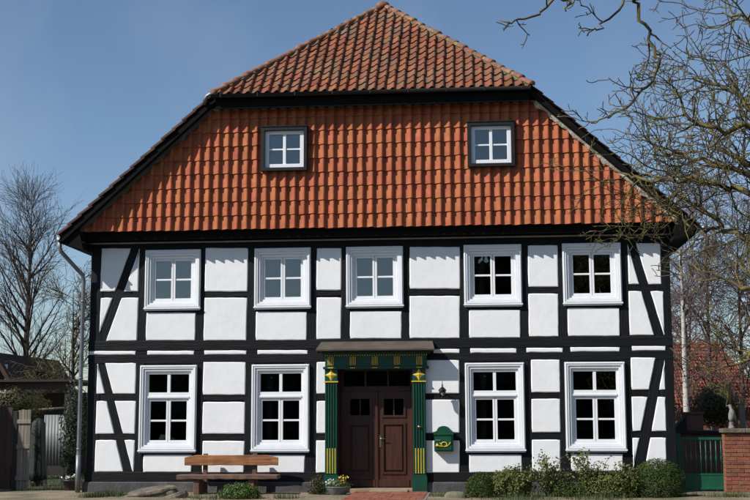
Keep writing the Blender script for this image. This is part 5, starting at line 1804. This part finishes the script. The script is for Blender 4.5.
# big bare tree on the left
oval = lambda t: max(0.12, math.sin(math.pi * min(1, 0.22 + 0.78 * t) ** 1.25)) if t < 1 else 0.1
spec_linden = [dict(n=14, kids=58, t0=0.10, prof=lambda t: max(0.14, math.sin(math.pi * (0.12 + 0.85 * t)) ** 0.8 * (1.1 - 0.35 * t))),
               dict(n=7, ang=(30, 58), len=3.6, r=0.055, wob=0.05, up=0.06, kids=11, t0=0.15, taper=0.88, rmin=0.008),
               dict(n=5, ang=(25, 50), len=1.2, r=0.014, wob=0.08, up=0.04, kids=5, t0=0.15, taper=0.7, rmin=0.006),
               dict(n=3, ang=(20, 45), len=0.6, r=0.007, wob=0.10, up=0.04, taper=0.5, rmin=0.004)]
free_tree('bare_linden_tree', 'tall bare tree with dense oval crown left of the house', 26, 26.0, 30, 200, spec_linden, 0.19, 71, 'bark', 'bark')
spec_small = [dict(n=8, kids=20, t0=0.2, prof=lambda t: max(0.3, 1 - 0.6 * t)),
              dict(n=6, ang=(30, 65), len=2.6, r=0.05, wob=0.14, up=0.04, kids=11, t0=0.2, taper=0.8, rmin=0.012),
              dict(n=4, ang=(25, 65), len=0.9, r=0.02, wob=0.18, up=0.03, kids=7, t0=0.1, taper=0.6, rmin=0.008),
              dict(n=3, ang=(20, 70), len=0.4, r=0.010, wob=0.2, up=0.02, taper=0.4, rmin=0.007)]
free_tree('bare_garden_tree', 'smaller olive-tinged bare tree between the tall left tree and the downpipe', 76, 20.0, 72, 290, spec_small, 0.12, 73, 'bark', 'lichen')

# birch and drooping trees on the right
spec_birch = [dict(n=12, kids=34, t0=0.25, prof=lambda t: max(0.35, 1 - 0.65 * t)),
              dict(n=6, ang=(35, 60), len=2.0, r=0.03, wob=0.07, up=0.04, kids=11, t0=0.15, taper=0.8, rmin=0.008),
              dict(n=6, ang=(30, 70), len=1.1, r=0.009, wob=0.08, up=-0.14, kids=6, t0=0.1, taper=0.5, rmin=0.005),
              dict(n=3, ang=(20, 50), len=0.45, r=0.005, wob=0.1, up=-0.22, taper=0.4, rmin=0.0035)]
free_tree('birch_tree', 'slender white-barked birch right of the house corner', 690.5, 19.0, 674, 180, spec_birch, 0.13, 81, 'birch', 'bark_purple', levels_trunk=(0,))
for i, (pb, Y, pt_, py, lb) in enumerate([(712, 21.0, 706, 172, 'reddish bare weeping tree behind the birch'), (742, 20.0, 738, 200, 'bare reddish tree above the brick wall and statue'),
                                     (688, 23.0, 690, 262, 'low bare reddish tree directly beside the right house corner'), (762, 20.0, 758, 236, 'bare reddish tree at the right edge above the red roof')]):
    spec_w = [dict(n=10, kids=30, t0=0.18, prof=lambda t: max(0.3, 1 - 0.6 * t)),
              dict(n=6, ang=(30, 60), len=2.5, r=0.04, wob=0.09, up=0.05, kids=12, t0=0.15, taper=0.8, rmin=0.010),
              dict(n=6, ang=(25, 65), len=1.35, r=0.012, wob=0.08, up=-0.16, kids=6, t0=0.1, taper=0.5, rmin=0.006),
              dict(n=3, ang=(15, 45), len=0.6, r=0.006, wob=0.1, up=-0.28, taper=0.4, rmin=0.0045)]
    free_tree('bare_weeping_tree', lb, pb, Y, pt_, py, spec_w, 0.085, 90 + i, 'bark_purple', 'bark_purple')['group'] = 'bare reddish trees behind the gate'


# gnarled tree in front on the right: trunk outside the frame, limbs reach in
def front_tree():
    YT = -7.0
    X0, _ = at(862, 450, YT)
    root = thing('gnarled_fruit_tree', 'gnarled bare lichen-covered tree reaching in from the right before the house', 'tree', (X0, YT, GZ))
    t = Tree(123)
    r = t.r
    loc = lambda px, py, Y: at3(px, py, Y) - Vector((X0, YT, GZ))
    spec = [dict(n=6, kids=0), None]
    spec = [dict(n=8, kids=18, t0=0.12),
            dict(n=9, ang=(30, 70), len=1.1, r=0.015, wob=0.20, up=0.04, kids=7, t0=0.15, taper=0.65, rmin=0.007),
            dict(n=5, ang=(30, 65), len=0.5, r=0.009, wob=0.25, up=0.06, kids=3.5, t0=0.2, taper=0.4, rmin=0.006),
            dict(n=2, ang=(35, 75), len=0.14, r=0.0075, wob=0.2, up=0.06, taper=0.1, rmin=0.006)]
    # trunk
    trunk = [Vector((0, 0, -0.1)), Vector((-0.02, 0.03, 0.8)), Vector((0.02, 0, 1.6)), loc(850, 300, YT), loc(842, 230, YT - 0.1)]
    t.paths.append((0, trunk, [0.30, 0.25, 0.22, 0.20, 0.17]))
    fork = trunk[-1]; low = trunk[-2]
    limbs = [
        ([fork, loc(800, 160, -6.8), loc(762, 118, -6.5), loc(735, 92, -6.3), loc(712, 84, -6.1), loc(694, 70, -5.9)], 0.05, 20),
        ([fork, loc(790, 90, -7.4), loc(765, 40, -7.6), loc(742, 14, -7.6), loc(722, 12, -7.5)], 0.05, 17),
        ([fork, loc(808, 200, -6.4), loc(768, 178, -6.0), loc(733, 168, -5.7), loc(703, 158, -5.4), loc(676, 152, -5.2), loc(650, 154, -5.0)], 0.055, 30),
        ([fork, loc(806, 216, -6.6), loc(765, 205, -6.4), loc(732, 186, -6.1), loc(718, 184, -6.0), loc(690, 178, -5.8), loc(660, 180, -5.5), loc(632, 178, -5.2), loc(612, 168, -5.0)], 0.055, 30),
        ([low, loc(800, 268, -6.3), loc(762, 246, -5.8), loc(742, 238, -5.4), loc(722, 226, -5.1), loc(700, 206, -4.9), loc(672, 196, -4.6), loc(648, 200, -4.3), loc(628, 214, -4.1)], 0.05, 26),
        ([low, loc(806, 290, -7.2), loc(772, 286, -7.0), loc(748, 288, -6.9), loc(732, 282, -6.8), loc(712, 272, -6.6), loc(690, 262, -6.4)], 0.035, 14),
        ([fork, loc(790, 140, -7.3), loc(760, 130, -7.4), loc(735, 128, -7.5), loc(705, 126, -7.5), loc(684, 112, -7.5), loc(675, 92, -7.4)], 0.055, 17),
        ([fork, loc(795, 150, -5.9), loc(758, 168, -5.6), loc(726, 152, -5.5), loc(710, 130, -5.4), loc(712, 112, -5.4)], 0.055, 17),
        ([low, loc(800, 330, -7.4), loc(772, 340, -7.5), loc(752, 352, -7.6), loc(738, 364, -7.6), loc(722, 366, -7.6)], 0.035, 8),
        ([loc(722, 226, -5.1), loc(706, 232, -5.0), loc(690, 228, -4.9), loc(676, 216, -4.8), loc(660, 214, -4.7), loc(640, 228, -4.6)], 0.022, 8),
    ]
    # long branch from above that hangs in and two tips along the upper edge
    top = [([fork, loc(800, 60, -8.5), loc(735, -62, -9.2), loc(672, -62, -9.5), loc(628, -30, -9.6), loc(634, 2, -9.6), loc(645, 24, -9.6), loc(654.5, 48, -9.55), loc(658, 67, -9.5), loc(647, 87, -9.45), loc(633, 102, -9.4), loc(609, 116, -9.3), loc(591, 123, -9.2)], 0.024, 11),
           ([loc(628, -30, -9.6), loc(624, -4, -9.7), loc(609, 19, -9.8), loc(596, 30, -9.8), loc(587, 36, -9.8)], 0.010, 2),
           ([loc(672, -62, -9.5), loc(600, -48, -9.9), loc(556, -4, -10.2), loc(540, 12, -10.2), loc(518, 19, -10.2), loc(500, 20.5, -10.2)], 0.014, 3),
           ([loc(556, -4, -10.2), loc(572, 3, -10.1), loc(566, 11, -10.1)], 0.012, 1)]
    for k, (pts, r0, kids) in enumerate(limbs + top):
        # refine the polyline with small kinks
        P = [pts[0]]
        for a, b in zip(pts[:-1], pts[1:]):
            m1 = a.lerp(b, 0.33) + t.rv(0.035); m2 = a.lerp(b, 0.67) + t.rv(0.035)
            P += [m1, m2, b]
        n = len(P) - 1
        R_ = [max(r0 * (1 - i / n) ** 0.75 + 0.008, 0.009) for i in range(n + 1)]
        t.paths.append((0, P, R_))
        sp = [dict(spec[0]), dict(spec[1]), dict(spec[2]), dict(spec[3])]
        sp[0]['kids'] = kids * 0.68 if k < len(limbs) else kids
        sp[0]['t0'] = 0.22 if k < len(limbs) else 0.5
        if k >= len(limbs):
            sp[1]['len'] = 0.45; sp[1]['kids'] = 3; sp[2]['len'] = 0.2; sp[2]['kids'] = 1.2
        t.kids(P, R_, 1.0, 0, sp)
    t.mesh((0,), 'trunk', 'lichen', root)
    t.mesh((1, 2, 3), 'crown', 'lichen', root, sides=(8, 5, 4, 3, 3, 3))


front_tree()


# evergreen standing out of frame on the left that shades the garden door
def conifer(name, label, X, Y, H, R, seed, n=9000):
    root = thing(name, label, 'tree', (X, Y, GZ))
    rs_ = np.random.RandomState(seed)
    z = rs_.uniform(0.08, 1, n)
    a = rs_.uniform(0, 6.28, n)
    k = np.array([1 + 0.3 * mnoise.noise(Vector((math.cos(q) * 1.5, math.sin(q) * 1.5, w * 6 + seed))) for q, w in zip(a, z)])
    rr = R * (1 - z) ** 0.7 * (0.35 + 0.65 * rs_.uniform(0, 1, n) ** 0.5) * k + 0.05
    P = np.stack([rr * np.cos(a), rr * np.sin(a), z * H], 1)
    N = np.stack([np.cos(a), np.sin(a), np.full(n, 0.5)], 1)
    link('crown', leaves_mesh('crown', P, N, 0.20, 'leaf_dark', seed), root)
    m_ = MB(); m_.tube([(0, 0, -0.1), (0.02, 0, H * 0.5), (0, 0, H * 0.97)], [0.16, 0.10, 0.02], 8); m_.build('trunk', 'bark', root)


conifer('evergreen_tree', 'dark evergreen tree outside the left edge that shades the garden door', -11.6, -1.6, 5.2, 1.25, 61)


# wood across the street behind the camera (seen in the window panes)
def far_wood():
    rs_ = np.random.RandomState(12)
    P, N = [], []
    for i in range(60):
        x = -75 + i * 2.4 + rs_.normal(0, 0.8)
        h = 6.0 + 1.5 * rs_.uniform()
        n = int(900 * h / 6)
        if x > 1:
            d = rs_.normal(0, 1, (130, 3)); d /= np.linalg.norm(d, axis=1, keepdims=True)
            P.append(d * rs_.uniform(0.2, 1, (130, 1)) * np.array([2.6, 2.6, 4.5]) + np.array([x, -52, 9.5 + rs_.normal(0, 1)])); N.append(d)
        d = rs_.normal(0, 1, (n, 3)); d /= np.linalg.norm(d, axis=1, keepdims=True)
        P.append(d * rs_.uniform(0.55, 1, (n, 1)) * np.array([2.6, 2.6, h * 0.52]) + np.array([x, -52 + rs_.normal(0, 1.2), h * 0.5])); N.append(d)
    P = np.concatenate(P); N = np.concatenate(N)
    ok = P[:, 2] > 0.1
    tag(link('far_wood', leaves_mesh('far_wood', P[ok], N[ok], 1.5, 'leaf_dark', 2, aspect=0.8)), 'dark line of trees across the street mirrored in the panes', 'wood', kind='stuff')


far_wood()
